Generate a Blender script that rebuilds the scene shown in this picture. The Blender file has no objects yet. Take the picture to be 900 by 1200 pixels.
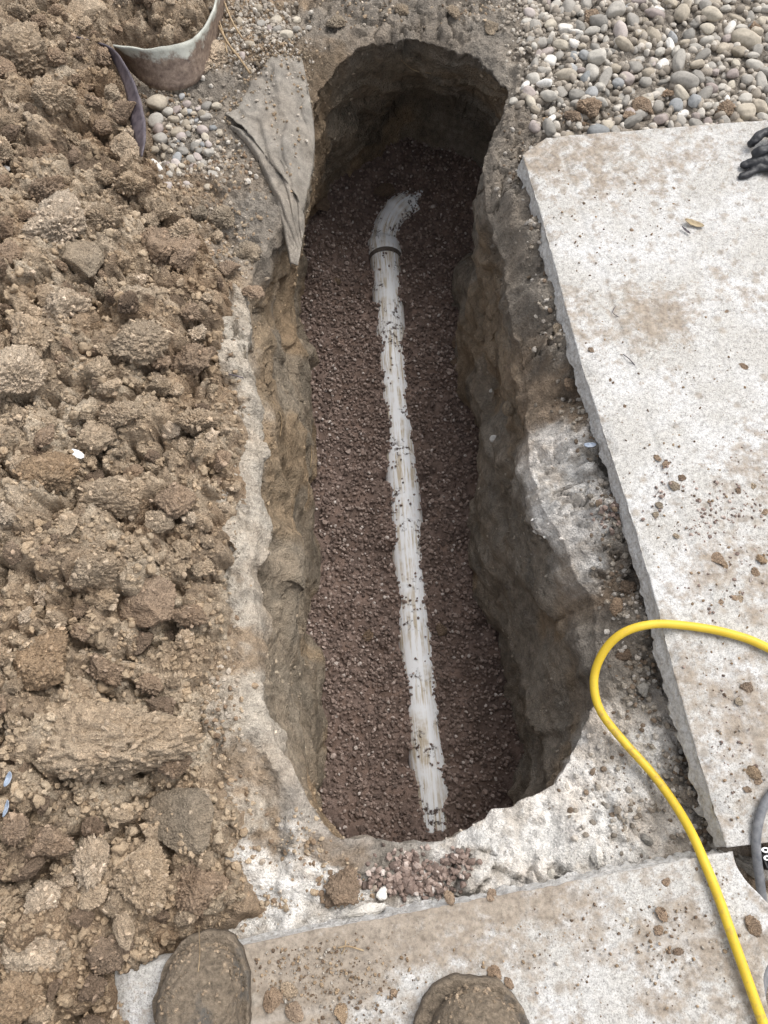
import bpy, math, random
import numpy as np
from mathutils import Vector, Matrix

rng = np.random.default_rng(11)
random.seed(11)
S = bpy.context.scene
COL = S.collection

# ------------------------------------------------------------------ camera, sky, sun, exposure
TH = math.radians(21.8)      # tilt of the lens away from straight down
CAMH = 1.2                   # phone held above the slab tops (slab tops are z = 0)
FPX = 900.0                  # focal length in photo pixels (photo is 900 wide)
cam_d = bpy.data.cameras.new('camera'); cam = bpy.data.objects.new('camera', cam_d); COL.objects.link(cam)
cam.location = (0, 0, CAMH); cam.rotation_euler = (TH, 0, 0)
cam_d.sensor_fit = 'HORIZONTAL'; cam_d.sensor_width = 36; cam_d.lens = 36 * FPX / 900
cam_d.clip_start = 0.02; cam_d.clip_end = 500
S.camera = cam
SUN_EL, SUN_AZ = math.radians(60), math.radians(50)     # azimuth from +Y towards +X
W = bpy.data.worlds.new('World'); S.world = W; W.use_nodes = True
wn = W.node_tree.nodes; wl = W.node_tree.links; wn.clear()
wo = wn.new('ShaderNodeOutputWorld'); wb = wn.new('ShaderNodeBackground'); ws = wn.new('ShaderNodeTexSky')
wh = wn.new('ShaderNodeHueSaturation')
ws.sky_type = 'NISHITA'; ws.sun_disc = False; ws.sun_elevation = SUN_EL; ws.sun_rotation = SUN_AZ
ws.air_density = 1.0; ws.dust_density = 4.0; ws.ozone_density = 1.0
wh.inputs['Saturation'].default_value = 0.26
wb.inputs['Strength'].default_value = 0.15
wl.new(ws.outputs[0], wh.inputs['Color']); wl.new(wh.outputs[0], wb.inputs['Color']); wl.new(wb.outputs[0], wo.inputs['Surface'])
sun_d = bpy.data.lights.new('sun', 'SUN'); sun_d.energy = 0.85; sun_d.angle = math.radians(40); sun_d.color = (1.0, 0.96, 0.9)
sun = bpy.data.objects.new('sun', sun_d); COL.objects.link(sun); sun.location = (0, 0, 6)
sd = Vector((math.sin(SUN_AZ) * math.cos(SUN_EL), math.cos(SUN_AZ) * math.cos(SUN_EL), math.sin(SUN_EL)))
sun.rotation_euler = sd.to_track_quat('Z', 'Y').to_euler()
S.view_settings.view_transform = 'Standard'; S.view_settings.look = 'None'
S.view_settings.exposure = 0.82; S.view_settings.gamma = 1.0
S.view_settings.use_curve_mapping = False

# ------------------------------------------------------------------ maths helpers
ct, st = math.cos(TH), math.sin(TH)
def pix(px, py, z=0.0):
    """photo pixel -> world point on the level z (distance comes from the surface it touches)"""
    px = np.asarray(px, float); py = np.asarray(py, float); z = np.asarray(z, float)
    u = (px - 450) / FPX; v = (600 - py) / FPX
    dy = v * ct + st; dz = v * st - ct
    t = (z - CAMH) / dz
    return np.stack([u * t, dy * t, z + 0 * t], -1)
def P(px, py, z=0.0):
    return Vector(pix(px, py, z))
def pxm(px, py, z=0.0):
    """photo pixels per metre at that point"""
    v = (600 - py) / FPX
    return FPX / ((z - CAMH) / (v * st - ct))

def _hash(ix, iy, iz, seed):
    h = (ix.astype(np.uint32) * np.uint32(374761393) + iy.astype(np.uint32) * np.uint32(668265263)
         + iz.astype(np.uint32) * np.uint32(2246822519) + np.uint32((seed * 3266489917) & 0xffffffff))
    h = (h ^ (h >> np.uint32(13))) * np.uint32(1274126177)
    h = (h ^ (h >> np.uint32(16))) * np.uint32(2654435761)
    h ^= h >> np.uint32(15)
    return h.astype(np.float32) / np.float32(4294967295.0)
def vnoise(p, seed=0):
    p = np.asarray(p, np.float32); i = np.floor(p).astype(np.int64); f = p - i
    f = f * f * f * (f * (f * 6 - 15) + 10)
    r = 0
    for dx in (0, 1):
        wx = f[:, 0] if dx else 1 - f[:, 0]
        for dy in (0, 1):
            wy = f[:, 1] if dy else 1 - f[:, 1]
            for dz in (0, 1):
                wz = f[:, 2] if dz else 1 - f[:, 2]
                r = r + wx * wy * wz * _hash(i[:, 0] + dx, i[:, 1] + dy, i[:, 2] + dz, seed)
    return r * 2 - 1
def fbm(p, octv=4, gain=0.5, seed=0):
    a, r, q = 1.0, 0, np.asarray(p, np.float32).copy()
    for k in range(octv):
        r = r + a * vnoise(q, seed + 17 * k); q = q * 2.03 + 5.3; a *= gain
    return r
def ridged(p, octv=4, gain=0.5, seed=0):
    a, r, q = 1.0, 0, np.asarray(p, np.float32).copy()
    for k in range(octv):
        r = r + a * (1 - 2 * np.abs(vnoise(q, seed + 17 * k))); q = q * 2.03 + 5.3; a *= gain
    return r
def worley(p, seed=0):
    """F1, F2 and the random value of the nearest cell"""
    p = np.asarray(p, np.float32); i = np.floor(p).astype(np.int64); f = (p - i).astype(np.float32)
    n = len(p); f1 = np.full(n, 9, np.float32); f2 = f1.copy(); rid = np.zeros(n, np.float32)
    for dx in (-1, 0, 1):
        for dy in (-1, 0, 1):
            for dz in (-1, 0, 1):
                a, b, c = i[:, 0] + dx, i[:, 1] + dy, i[:, 2] + dz
                d = np.sqrt((dx + _hash(a, b, c, seed) - f[:, 0]) ** 2 + (dy + _hash(a, b, c, seed + 1) - f[:, 1]) ** 2
                            + (dz + _hash(a, b, c, seed + 2) - f[:, 2]) ** 2)
                m = d < f1
                f2 = np.where(m, f1, np.minimum(f2, d)); rid = np.where(m, _hash(a, b, c, seed + 3), rid)
                f1 = np.where(m, d, f1)
    return f1, f2, rid
def sstep(a, b, x):
    t = np.clip((x - a) / (b - a), 0, 1); return t * t * (3 - 2 * t)
def catmull(pts, n, closed=False):
    pts = np.asarray(pts, float); m = len(pts)
    if closed: idx = lambda k: pts[k % m]
    else: idx = lambda k: pts[np.clip(k, 0, m - 1)]
    t = np.linspace(0, m if closed else m - 1, n, endpoint=not closed)
    k = np.floor(t).astype(int)
    if not closed: k = np.minimum(k, m - 2)
    f = (t - k)[:, None]
    a, b, c, d = idx(k - 1), idx(k), idx(k + 1), idx(k + 2)
    return 0.5 * (2 * b + (c - a) * f + (2 * a - 5 * b + 4 * c - d) * f ** 2 + (3 * b - a - 3 * c + d) * f ** 3)
def resample(pts, n, closed=False):
    q = np.vstack([pts, pts[:1]]) if closed else pts
    s = np.r_[0, np.cumsum(np.linalg.norm(np.diff(q, axis=0), axis=1))]
    t = np.linspace(0, s[-1], n, endpoint=not closed)
    return np.stack([np.interp(t, s, q[:, k]) for k in range(q.shape[1])], -1)
def idw(xy, cp, cv, power=3.0, soft=0.03):
    """smooth field through scattered control values"""
    cp = np.asarray(cp, np.float32); cv = np.asarray(cv, np.float32)
    num = 0; den = 0
    for c, v in zip(cp, cv):
        w = 1.0 / ((xy[:, 0] - c[0]) ** 2 + (xy[:, 1] - c[1]) ** 2 + soft ** 2) ** (power / 2)
        w = w.astype(np.float32)
        num = num + (w[:, None] * v if cv.ndim > 1 else w * v); den = den + w
    return num / (den[:, None] if cv.ndim > 1 else den)
def poly_sd(xy, poly):
    """signed distance to a polygon, positive inside"""
    poly = np.asarray(poly, float); n = len(poly); x, y = xy[:, 0], xy[:, 1]
    d = np.full(len(xy), 1e9); ins = np.zeros(len(xy), bool)
    for k in range(n):
        ax, ay = poly[k]; bx, by = poly[(k + 1) % n]
        ex, ey = bx - ax, by - ay
        t = np.clip(((x - ax) * ex + (y - ay) * ey) / (ex * ex + ey * ey + 1e-12), 0, 1)
        d = np.minimum(d, (x - ax - t * ex) ** 2 + (y - ay - t * ey) ** 2)
        if ay != by:
            c = ((ay > y) != (by > y)) & (x < (bx - ax) * (y - ay) / (by - ay) + ax)
            ins ^= c
    d = np.sqrt(d); return np.where(ins, d, -d)

# ------------------------------------------------------------------ mesh helpers
def mesh_np(name, V, F, smooth=True, cols=None, uv=None, fl=None):
    V = np.asarray(V, np.float32); F = np.asarray(F, np.int32); k = F.shape[1]
    me = bpy.data.meshes.new(name)
    me.vertices.add(len(V)); me.vertices.foreach_set('co', V.ravel())
    me.loops.add(F.size); me.loops.foreach_set('vertex_index', F.ravel())
    me.polygons.add(len(F)); me.polygons.foreach_set('loop_start', np.arange(0, F.size, k, dtype=np.int32))
    me.polygons.foreach_set('use_smooth', np.full(len(F), smooth, dtype=bool))
    me.update(calc_edges=True)
    if cols is not None:
        a = me.color_attributes.new('Col', 'FLOAT_COLOR', 'POINT')
        c = np.ones((len(V), 4), np.float32); c[:, :3] = np.clip(cols, 0, 1); a.data.foreach_set('color', c.ravel())
    if fl is not None:
        for nm, arr in fl.items():
            a = me.attributes.new(nm, 'FLOAT', 'POINT'); a.data.foreach_set('value', np.asarray(arr, np.float32).ravel())
    if uv is not None:
        l = me.uv_layers.new(name='UVMap'); u = np.asarray(uv, np.float32)
        l.data.foreach_set('uv', u[F.ravel()].ravel())
    return me
def link(name, me, mat=None, parent=None, loc=None, rot=None, scale=None):
    o = bpy.data.objects.new(name, me); COL.objects.link(o)
    if mat is not None and me is not None and not me.materials: me.materials.append(mat)
    if parent is not None: o.parent = parent
    if loc is not None: o.location = loc
    if rot is not None: o.rotation_euler = rot
    if scale is not None: o.scale = scale
    return o
def tag(o, label=None, cat=None, group=None, kind=None):
    if label: o['label'] = label
    if cat: o['category'] = cat
    if group: o['group'] = group
    if kind: o['kind'] = kind
    return o
def empty(name, loc):
    o = bpy.data.objects.new(name, None); COL.objects.link(o); o.location = loc; o.empty_display_size = 0.05
    return o
def grid_faces(nu, nv, wrap_u=False):
    """index = v*nu + u"""
    u = np.arange(nu if wrap_u else nu - 1); v = np.arange(nv - 1)
    U, Vv = np.meshgrid(u, v); U2 = (U + 1) % nu
    return np.stack([Vv * nu + U, Vv * nu + U2, (Vv + 1) * nu + U2, (Vv + 1) * nu + U], -1).reshape(-1, 4)
def grid_normals(G, wrap_u):
    if wrap_u: du = np.roll(G, -1, 1) - np.roll(G, 1, 1)
    else: du = np.gradient(G, axis=1)
    dv = np.gradient(G, axis=0)
    n = np.cross(du, dv); n /= np.linalg.norm(n, axis=-1, keepdims=True) + 1e-12
    return n
def icosphere(level):
    t = (1 + 5 ** .5) / 2
    V = [(-1, t, 0), (1, t, 0), (-1, -t, 0), (1, -t, 0), (0, -1, t), (0, 1, t), (0, -1, -t), (0, 1, -t), (t, 0, -1), (t, 0, 1), (-t, 0, -1), (-t, 0, 1)]
    F = [(0, 11, 5), (0, 5, 1), (0, 1, 7), (0, 7, 10), (0, 10, 11), (1, 5, 9), (5, 11, 4), (11, 10, 2), (10, 7, 6), (7, 1, 8),
         (3, 9, 4), (3, 4, 2), (3, 2, 6), (3, 6, 8), (3, 8, 9), (4, 9, 5), (2, 4, 11), (6, 2, 10), (8, 6, 7), (9, 8, 1)]
    V = [np.array(v) / np.linalg.norm(v) for v in V]
    for _ in range(level):
        c = {}; G = []
        def mid(a, b):
            k = (min(a, b), max(a, b))
            if k not in c:
                m = V[a] + V[b]; V.append(m / np.linalg.norm(m)); c[k] = len(V) - 1
            return c[k]
        for a, b, d in F:
            x, y, z = mid(a, b), mid(b, d), mid(d, a)
            G += [(a, x, z), (b, y, x), (d, z, y), (x, y, z)]
        F = G
    return np.array(V), np.array(F)
ICO = {k: icosphere(k) for k in range(0, 6)}
def tube(path, rad, nseg=12, cap=True):
    """mesh arrays of a tube along a path, with uv (around, along in metres)"""
    path = np.asarray(path, float); n = len(path); rad = np.broadcast_to(np.asarray(rad, float), (n,))
    T = np.gradient(path, axis=0); T /= np.linalg.norm(T, axis=1, keepdims=True)
    up = np.array([0, 0, 1.0]); V = []; uv = []
    s = np.r_[0, np.cumsum(np.linalg.norm(np.diff(path, axis=0), axis=1))]
    for k in range(n):
        a = np.cross(T[k], up)
        if np.linalg.norm(a) < 1e-3: a = np.array([1.0, 0, 0])
        a /= np.linalg.norm(a); b = np.cross(a, T[k])
        for j in range(nseg):
            th = 2 * math.pi * j / nseg
            V.append(path[k] + rad[k] * (math.cos(th) * a + math.sin(th) * b)); uv.append((j / nseg, s[k]))
    F = grid_faces(nseg, n, True)
    if cap:
        c0 = len(V); V.append(path[0]); uv.append((0, 0)); V.append(path[-1]); uv.append((0, s[-1]))
        E = []
        for j in range(nseg):
            j2 = (j + 1) % nseg
            E.append((c0, j2, j, c0)); E.append((c0 + 1, (n - 1) * nseg + j, (n - 1) * nseg + j2, c0 + 1))
        # caps as quads with a midpoint split to stay valid: use two-step fan
        E = np.array(E)
        return np.array(V), F, np.array(uv), E[:, :3]
    return np.array(V), F, np.array(uv), None
def tube_mesh(name, path, rad, nseg=12):
    V, F, uv, E = tube(path, rad, nseg)
    T = np.vstack([F[:, [0, 1, 2]], F[:, [0, 2, 3]], E])
    return mesh_np(name, V, T, True, uv=uv)

# ------------------------------------------------------------------ materials
def newmat(name):
    m = bpy.data.materials.new(name); m.use_nodes = True
    nt = m.node_tree; nt.nodes.clear()
    o = nt.nodes.new('ShaderNodeOutputMaterial'); b = nt.nodes.new('ShaderNodeBsdfPrincipled')
    nt.links.new(b.outputs[0], o.inputs['Surface'])
    return m, nt, b
class NB:
    def __init__(s, nt): s.nt = nt
    def n(s, t, **kw):
        x = s.nt.nodes.new(t)
        for k, v in kw.items(): setattr(x, k, v)
        return x
    def l(s, a, b): s.nt.links.new(a, b)
    def coord(s, which='Object', scale=None):
        c = s.n('ShaderNodeNewGeometry').outputs['Position'] if which == 'World' else s.n('ShaderNodeTexCoord').outputs[which]
        if scale is None: return c
        m = s.n('ShaderNodeMapping'); m.inputs['Scale'].default_value = scale; s.l(c, m.inputs['Vector']); return m.outputs[0]
    def noise(s, vec, scale, detail=6, rough=0.6):
        x = s.n('ShaderNodeTexNoise'); x.inputs['Scale'].default_value = scale; x.inputs['Detail'].default_value = detail
        x.inputs['Roughness'].default_value = rough; s.l(vec, x.inputs['Vector']); return x.outputs['Fac']
    def voro(s, vec, scale, feature='F1', out='Distance'):
        x = s.n('ShaderNodeTexVoronoi'); x.feature = feature; x.inputs['Scale'].default_value = scale; s.l(vec, x.inputs['Vector'])
        return x.outputs[out]
    def ramp(s, fac, stops):
        r = s.n('ShaderNodeValToRGB'); e = r.color_ramp.elements
        while len(e) < len(stops): e.new(0.5)
        for k, (p, c) in enumerate(stops):
            e[k].position = p; e[k].color = (c if len(c) == 4 else (*c, 1)) if not isinstance(c, (int, float)) else (c, c, c, 1)
        s.l(fac, r.inputs[0]); return r.outputs[0]
    def mix(s, fac, a, b, mode='MIX'):
        m = s.n('ShaderNodeMix', data_type='RGBA', blend_type=mode)
        for sock, v in ((m.inputs[0], fac), (m.inputs[6], a), (m.inputs[7], b)):
            if isinstance(v, (int, float)): sock.default_value = v
            elif isinstance(v, tuple): sock.default_value = (*v, 1) if len(v) == 3 else v
            else: s.l(v, sock)
        return m.outputs[2]
    def math(s, op, a, b=0.0):
        m = s.n('ShaderNodeMath', operation=op)
        for sock, v in ((m.inputs[0], a), (m.inputs[1], b)):
            if isinstance(v, (int, float)): sock.default_value = v
            else: s.l(v, sock)
        return m.outputs[0]
    def bump(s, h, strength, dist, prev=None):
        b = s.n('ShaderNodeBump'); b.inputs['Strength'].default_value = strength; b.inputs['Distance'].default_value = dist
        s.l(h, b.inputs['Height'])
        if prev is not None: s.l(prev, b.inputs['Normal'])
        return b.outputs[0]
    def attr(s, name, out='Color'):
        a = s.n('ShaderNodeAttribute'); a.attribute_name = name; return a.outputs[out]

def soil_mat(name, base=None, use_col=True, fine=240, mid=60, bump=0.8, contrast=0.35, rough=0.95, tint=0.0, speck=0.0, bdist=0.004, coords='Object'):
    """earth: attribute or plain base colour, broken by grain, blotches and fine crumbly relief"""
    m, nt, b = newmat(name); N = NB(nt); v = N.coord(coords)
    col = N.attr('Col') if use_col else None
    n1 = N.noise(v, mid, 6, 0.68); n2 = N.noise(v, fine, 4, 0.75); n3 = N.noise(v, mid * 0.18, 3, 0.5)
    ng = N.noise(v, 950, 2, 0.8)
    if col is None: col = N.mix(0.0, base, base)
    if tint:
        oi = N.n('ShaderNodeObjectInfo').outputs['Random']
        col = N.mix(1.0, col, N.ramp(oi, [(0, (1 - tint, 1 - tint, 1 - tint)), (0.5, (1, 0.98, 0.95)), (1, (1 + tint * .6, 1 + tint * .55, 1 + tint * .5))]), 'MULTIPLY')
    f = N.math('ADD', N.math('MULTIPLY', n1, 0.55), N.math('MULTIPLY', n2, 0.45))
    col = N.mix(1.0, col, N.ramp(f, [(0.34, 1 - contrast), (0.5, 1.0), (0.66, 1 + contrast)]), 'MULTIPLY')
    col = N.mix(1.0, col, N.ramp(ng, [(0.36, .72), (0.5, 1.0), (0.64, 1.36)]), 'MULTIPLY')
    col = N.mix(N.ramp(n3, [(0.4, 0.0), (0.7, 0.35)]), col, N.mix(1.0, col, (1.08, 0.94, 0.8), 'MULTIPLY'))
    if speck:
        sp = N.voro(v, 260); col = N.mix(N.ramp(sp, [(0.10, speck), (0.17, 0.0)]), col, (0.55, 0.5, 0.44))
    N.l(col, b.inputs['Base Color']); b.inputs['Roughness'].default_value = rough
    b.inputs['Specular IOR Level'].default_value = 0.2
    vb = N.voro(v, fine * 0.8)
    h = N.math('ADD', N.math('MULTIPLY', n2, 0.7), N.math('MULTIPLY', vb, -0.6))
    nb = N.bump(n1, bump, bdist); nb = N.bump(h, bump, bdist * 0.5, nb)
    N.l(nb, b.inputs['Normal'])
    return m

M = {}
M['ground'] = soil_mat('ground_earth', speck=0.3, fine=260, mid=60, bump=0.95, bdist=.009, contrast=.4)
M['heap'] = soil_mat('heap_earth', fine=300, mid=80, bump=1.0, contrast=0.45, speck=0.15, bdist=.010)
CCOL = {}
for nm, c in (('clod_tan', (.43, .343, .251)), ('clod_pale', (.56, .463, .358)), ('clod_brown', (.315, .237, .172)), ('clod_damp', (.205, .153, .112)), ('clod_orange', (.33, .245, .165)), ('clod_grey', (.30, .25, .19))):
    CCOL[nm] = c
    M[nm] = soil_mat(nm, c, False, fine=330, mid=80, bump=0.9, contrast=0.42, tint=0.16, coords='World', bdist=.010)
M['crumbs'] = soil_mat('crumb_earth', fine=500, mid=120, bump=0.5, contrast=0.3)

def concrete_mat(name):
    m, nt, b = newmat(name); N = NB(nt); v = N.coord('Object')
    g = N.noise(v, 420, 3, 0.8); s = N.noise(v, 9, 5, 0.6); t = N.noise(v, 34, 6, 0.7); vs = N.voro(v, 330)
    col = N.ramp(g, [(0.34, (.25, .245, .235)), (0.45, (.44, .434, .42)), (0.60, (.56, .556, .546))])
    pale = N.ramp(s, [(0.42, 0.0), (0.6, 0.75)])
    col = N.mix(pale, N.mix(1.0, col, (.89, .865, .825), 'MULTIPLY'), N.mix(1.0, col, (1.12, 1.12, 1.13), 'MULTIPLY'))
    # brown mud film: attribute gives where, noise breaks it up
    d = N.attr('dirt', 'Fac')
    dn = N.math('ADD', d, N.math('MULTIPLY', N.math('SUBTRACT', t, 0.5), 1.5))
    dn = N.math('ADD', dn, N.math('MULTIPLY', N.math('SUBTRACT', s, 0.5), 0.9))
    mask = N.ramp(dn, [(0.30, 0.0), (0.40, 0.45), (0.62, 0.92)])
    mud = N.ramp(N.noise(v, 60, 5, 0.6), [(0.3, (.205, .165, .125)), (0.7, (.34, .285, .225))])
    col = N.mix(mask, col, mud)
    dk = N.ramp(vs, [(0.12, 0.8), (0.2, 0.0)])
    col = N.mix(N.math('MULTIPLY', dk, N.ramp(N.noise(v, 25, 3), [(0.45, 0.0), (0.62, 1.0)])), col, (.13, .11, .09))
    sp2 = N.n('ShaderNodeTexVoronoi'); sp2.inputs['Scale'].default_value = 105; N.l(v, sp2.inputs['Vector'])
    sepc = N.n('ShaderNodeSeparateColor'); N.l(sp2.outputs['Color'], sepc.inputs[0])
    pres = N.math('GREATER_THAN', N.math('ADD', sepc.outputs[0], N.math('MULTIPLY', N.math('SUBTRACT', N.noise(v, 7, 3, .6), .5), 1.2)), 0.88)
    spm = N.math('MULTIPLY', N.ramp(N.math('ADD', sp2.outputs['Distance'], N.math('MULTIPLY', g, 0.12)), [(0.20, 0.85), (0.30, 0.0)]), pres)
    col = N.mix(spm, col, N.ramp(sepc.outputs[1], [(0.0, (.15, .115, .085)), (0.6, (.27, .215, .165)), (1.0, (.40, .35, .30))]))
    sp3 = N.n('ShaderNodeTexVoronoi'); sp3.inputs['Scale'].default_value = 34; N.l(v, sp3.inputs['Vector'])
    sc3 = N.n('ShaderNodeSeparateColor'); N.l(sp3.outputs['Color'], sc3.inputs[0])
    pr3 = N.math('GREATER_THAN', N.math('ADD', sc3.outputs[0], N.math('MULTIPLY', N.math('SUBTRACT', s, .5), 1.0)), 0.66)
    bm3 = N.math('MULTIPLY', N.ramp(N.math('ADD', N.math('MULTIPLY', sp3.outputs['Distance'], 1.0), N.math('MULTIPLY', t, 0.55)), [(0.42, 0.8), (0.62, 0.0)]), pr3)
    col = N.mix(bm3, col, N.ramp(sc3.outputs[1], [(0.0, (.25, .217, .18)), (1.0, (.36, .32, .27))]))
    mid_ = N.noise(v, 130, 5, 0.75)
    col = N.mix(1.0, col, N.ramp(mid_, [(0.36, .70), (0.5, 1.0), (0.62, 1.14)]), 'MULTIPLY')
    # saw-cut and broken faces are cleaner, white-grey
    cf = N.attr('cut', 'Fac')
    cn = N.noise(v, 150, 5, .75)
    col = N.mix(cf, col, N.ramp(cn, [(0.36, (.50, .475, .44)), (0.5, (.70, .68, .65)), (0.64, (.84, .83, .81))]))
    N.l(col, b.inputs['Base Color']); b.inputs['Roughness'].default_value = 0.9; b.inputs['Specular IOR Level'].default_value = 0.25
    nb = N.bump(g, 0.5, 0.0015); nb = N.bump(t, 0.35, 0.003, nb); nb = N.bump(N.math('MULTIPLY', cn, cf), 1.0, 0.006, nb); N.l(nb, b.inputs['Normal'])
    return m
M['concrete'] = concrete_mat('concrete')

def stone_mat(name, stops, use_rand='object', rough=0.8, scale=40, attrname='rnd'):
    m, nt, b = newmat(name); N = NB(nt); v = N.coord('World')
    r = N.n('ShaderNodeObjectInfo').outputs['Random'] if use_rand == 'object' else N.attr(attrname, 'Fac')
    col = N.ramp(r, stops)
    n = N.noise(v, scale, 5, 0.65); n2 = N.noise(v, scale * 6, 3, 0.6)
    f = N.math('ADD', N.math('MULTIPLY', n, 0.6), N.math('MULTIPLY', n2, 0.4))
    col = N.mix(1.0, col, N.ramp(f, [(0.32, 0.66), (0.5, 1.0), (0.68, 1.25)]), 'MULTIPLY')
    N.l(col, b.inputs['Base Color']); b.inputs['Roughness'].default_value = rough; b.inputs['Specular IOR Level'].default_value = 0.3
    N.l(N.bump(f, 0.35, 0.002), b.inputs['Normal'])
    return m
M['peb_grey'] = stone_mat('pebble_grey', [(0, (.21, .197, .175)), (.5, (.31, .288, .255)), (1, (.42, .393, .345))])
M['peb_tan'] = stone_mat('pebble_tan', [(0, (.29, .25, .195)), (.5, (.38, .33, .26)), (1, (.45, .405, .33))])
M['peb_pink'] = stone_mat('pebble_pink', [(0, (.27, .225, .205)), (.5, (.34, .29, .265)), (1, (.43, .38, .35))])
M['peb_white'] = stone_mat('pebble_white', [(0, (.56, .53, .48)), (1, (.70, .68, .64))])
M['peb_blue'] = stone_mat('pebble_blue_grey', [(0, (.18, .185, .185)), (.5, (.25, .255, .255)), (1, (.32, .32, .315))])
M['pea'] = stone_mat('pea_gravel', [(0, (.11, .081, .068)), (.4, (.205, .150, .125)), (.8, (.285, .217, .183)), (.95, (.40, .32, .278)), (1, (.58, .52, .475))], 'attr', 0.75, 120)
M['chips'] = stone_mat('stone_chips', [(0, (.22, .19, .155)), (.6, (.36, .315, .26)), (1, (.54, .50, .44))], 'attr', 0.85, 150)

def plain_mat(name, c1, c2, rough=0.6, scale=60, bump=0.2, spec=0.4, metal=0.0, coords='Object', bdist=0.002):
    m, nt, b = newmat(name); N = NB(nt); v = N.coord(coords)
    n = N.noise(v, scale, 6, 0.65)
    N.l(N.ramp(n, [(0.35, c1), (0.65, c2)]), b.inputs['Base Color'])
    b.inputs['Roughness'].default_value = rough; b.inputs['Specular IOR Level'].default_value = spec; b.inputs['Metallic'].default_value = metal
    if bump: N.l(N.bump(n, bump, bdist), b.inputs['Normal'])
    return m
# dirty white plastic pipe: brown wash in streaks along the pipe, mud specks
m, nt, b = newmat('pipe_plastic'); N = NB(nt)
uvv = N.n('ShaderNodeUVMap').outputs[0]
mp = N.n('ShaderNodeMapping'); mp.inputs['Scale'].default_value = (34, 5.5, 1); N.l(uvv, mp.inputs['Vector'])
s1 = N.noise(mp.outputs[0], 1.0, 5, 0.7); ov = N.coord('Object'); s2 = N.noise(ov, 16, 4, 0.6); s3 = N.noise(ov, 75, 5, 0.75)
wash = N.math('MULTIPLY', N.ramp(s1, [(0.47, 0.0), (0.57, 1.0)]), N.ramp(s2, [(0.36, 0.0), (0.56, 1.0)]))
col = N.mix(wash, (.88, .89, .90), (.54, .46, .345))
mud = N.math('MULTIPLY', N.ramp(s3, [(0.53, 0.0), (0.57, 1.0)]), N.ramp(N.noise(ov, 15, 4), [(0.53, 0.0), (0.60, 1.0)]))
col = N.mix(mud, col, (.085, .058, .047))
N.l(col, b.inputs['Base Color']); b.inputs['Roughness'].default_value = 0.5; b.inputs['Specular IOR Level'].default_value = 0.35
N.l(N.bump(mud, 0.6, 0.003), b.inputs['Normal']); M['pipe'] = m
M['hub_shade'] = plain_mat('painted_hub_shade', (.075, .06, .05), (.15, .125, .105), 0.85)  # dark brown standing in for the shadow at the hub edge
# yellow hose with smears
m, nt, b = newmat('yellow_jacket'); N = NB(nt); ov = N.coord('Object')
d = N.math('MULTIPLY', N.ramp(N.noise(ov, 120, 5, 0.7), [(0.50, 0.0), (0.62, 0.8)]), N.ramp(N.noise(ov, 10, 3), [(0.45, 0.1), (0.6, 1.0)]))
col = N.mix(d, N.ramp(N.noise(ov, 30, 3), [(0.3, (.60, .41, .02)), (0.7, (.70, .49, .035))]), (.42, .27, .06))
N.l(col, b.inputs['Base Color']); b.inputs['Roughness'].default_value = 0.55; N.l(N.bump(N.noise(ov, 200, 3), 0.08, 0.002), b.inputs['Normal']); M['yellow'] = m
M['greycable'] = plain_mat('grey_jacket', (.10, .105, .115), (.20, .20, .205), 0.55, 90)
M['black'] = plain_mat('black_plastic', (.008, .008, .009), (.016, .016, .018), 0.4, 80)
M['white_print'] = plain_mat('white_print', (.74, .74, .74), (.8, .8, .8), 0.6, 80, 0)
M['glove'] = plain_mat('black_rubber_glove', (.006, .006, .008), (.02, .021, .025), 0.5, 55, 0.5, 0.5)
M['fabric'] = soil_mat('dusty_grey_fabric', (.222, .203, .176), False, fine=500, mid=38, bump=.6, contrast=.5, coords='World', speck=.4)
M['strip'] = plain_mat('dark_strip', (.055, .045, .055), (.14, .115, .125), 0.45, 70, 0.3)
M['twig'] = plain_mat('dry_stalk', (.22, .15, .085), (.42, .32, .2), 0.9, 90, 0.2)
M['leaf'] = plain_mat('dry_leaf', (.30, .23, .14), (.42, .34, .22), 0.8, 60, 0.3)
M['bluefilm'] = plain_mat('blue_film', (.20, .25, .33), (.42, .46, .52), 0.35, 60, 0.3)
M['white_chip'] = plain_mat('white_chip', (.74, .74, .73), (.84, .84, .83), 0.5, 60, 0.15)
# rusty sheet
m, nt, b = newmat('rusty_sheet'); N = NB(nt); ov = N.coord('Object'); a = N.attr('edge', 'Fac')
n = N.noise(ov, 26, 6, 0.7); n2 = N.noise(ov, 90, 5, 0.7)
rust = N.ramp(n2, [(0.3, (.09, .06, .048)), (0.52, (.21, .155, .12)), (0.72, (.33, .255, .195))])
clean = N.ramp(n, [(0.35, (.33, .335, .29)), (0.65, (.52, .52, .46))])
f = N.math('ADD', a, N.math('MULTIPLY', N.math('SUBTRACT', n, 0.5), 1.3))
col = N.mix(N.ramp(f, [(0.66, 0.0), (0.84, 1.0)]), rust, clean)
N.l(col, b.inputs['Base Color']); b.inputs['Roughness'].default_value = 0.6; b.inputs['Metallic'].default_value = 0.1
N.l(N.bump(n2, 0.4, 0.002), b.inputs['Normal']); M['rust'] = m
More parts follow.
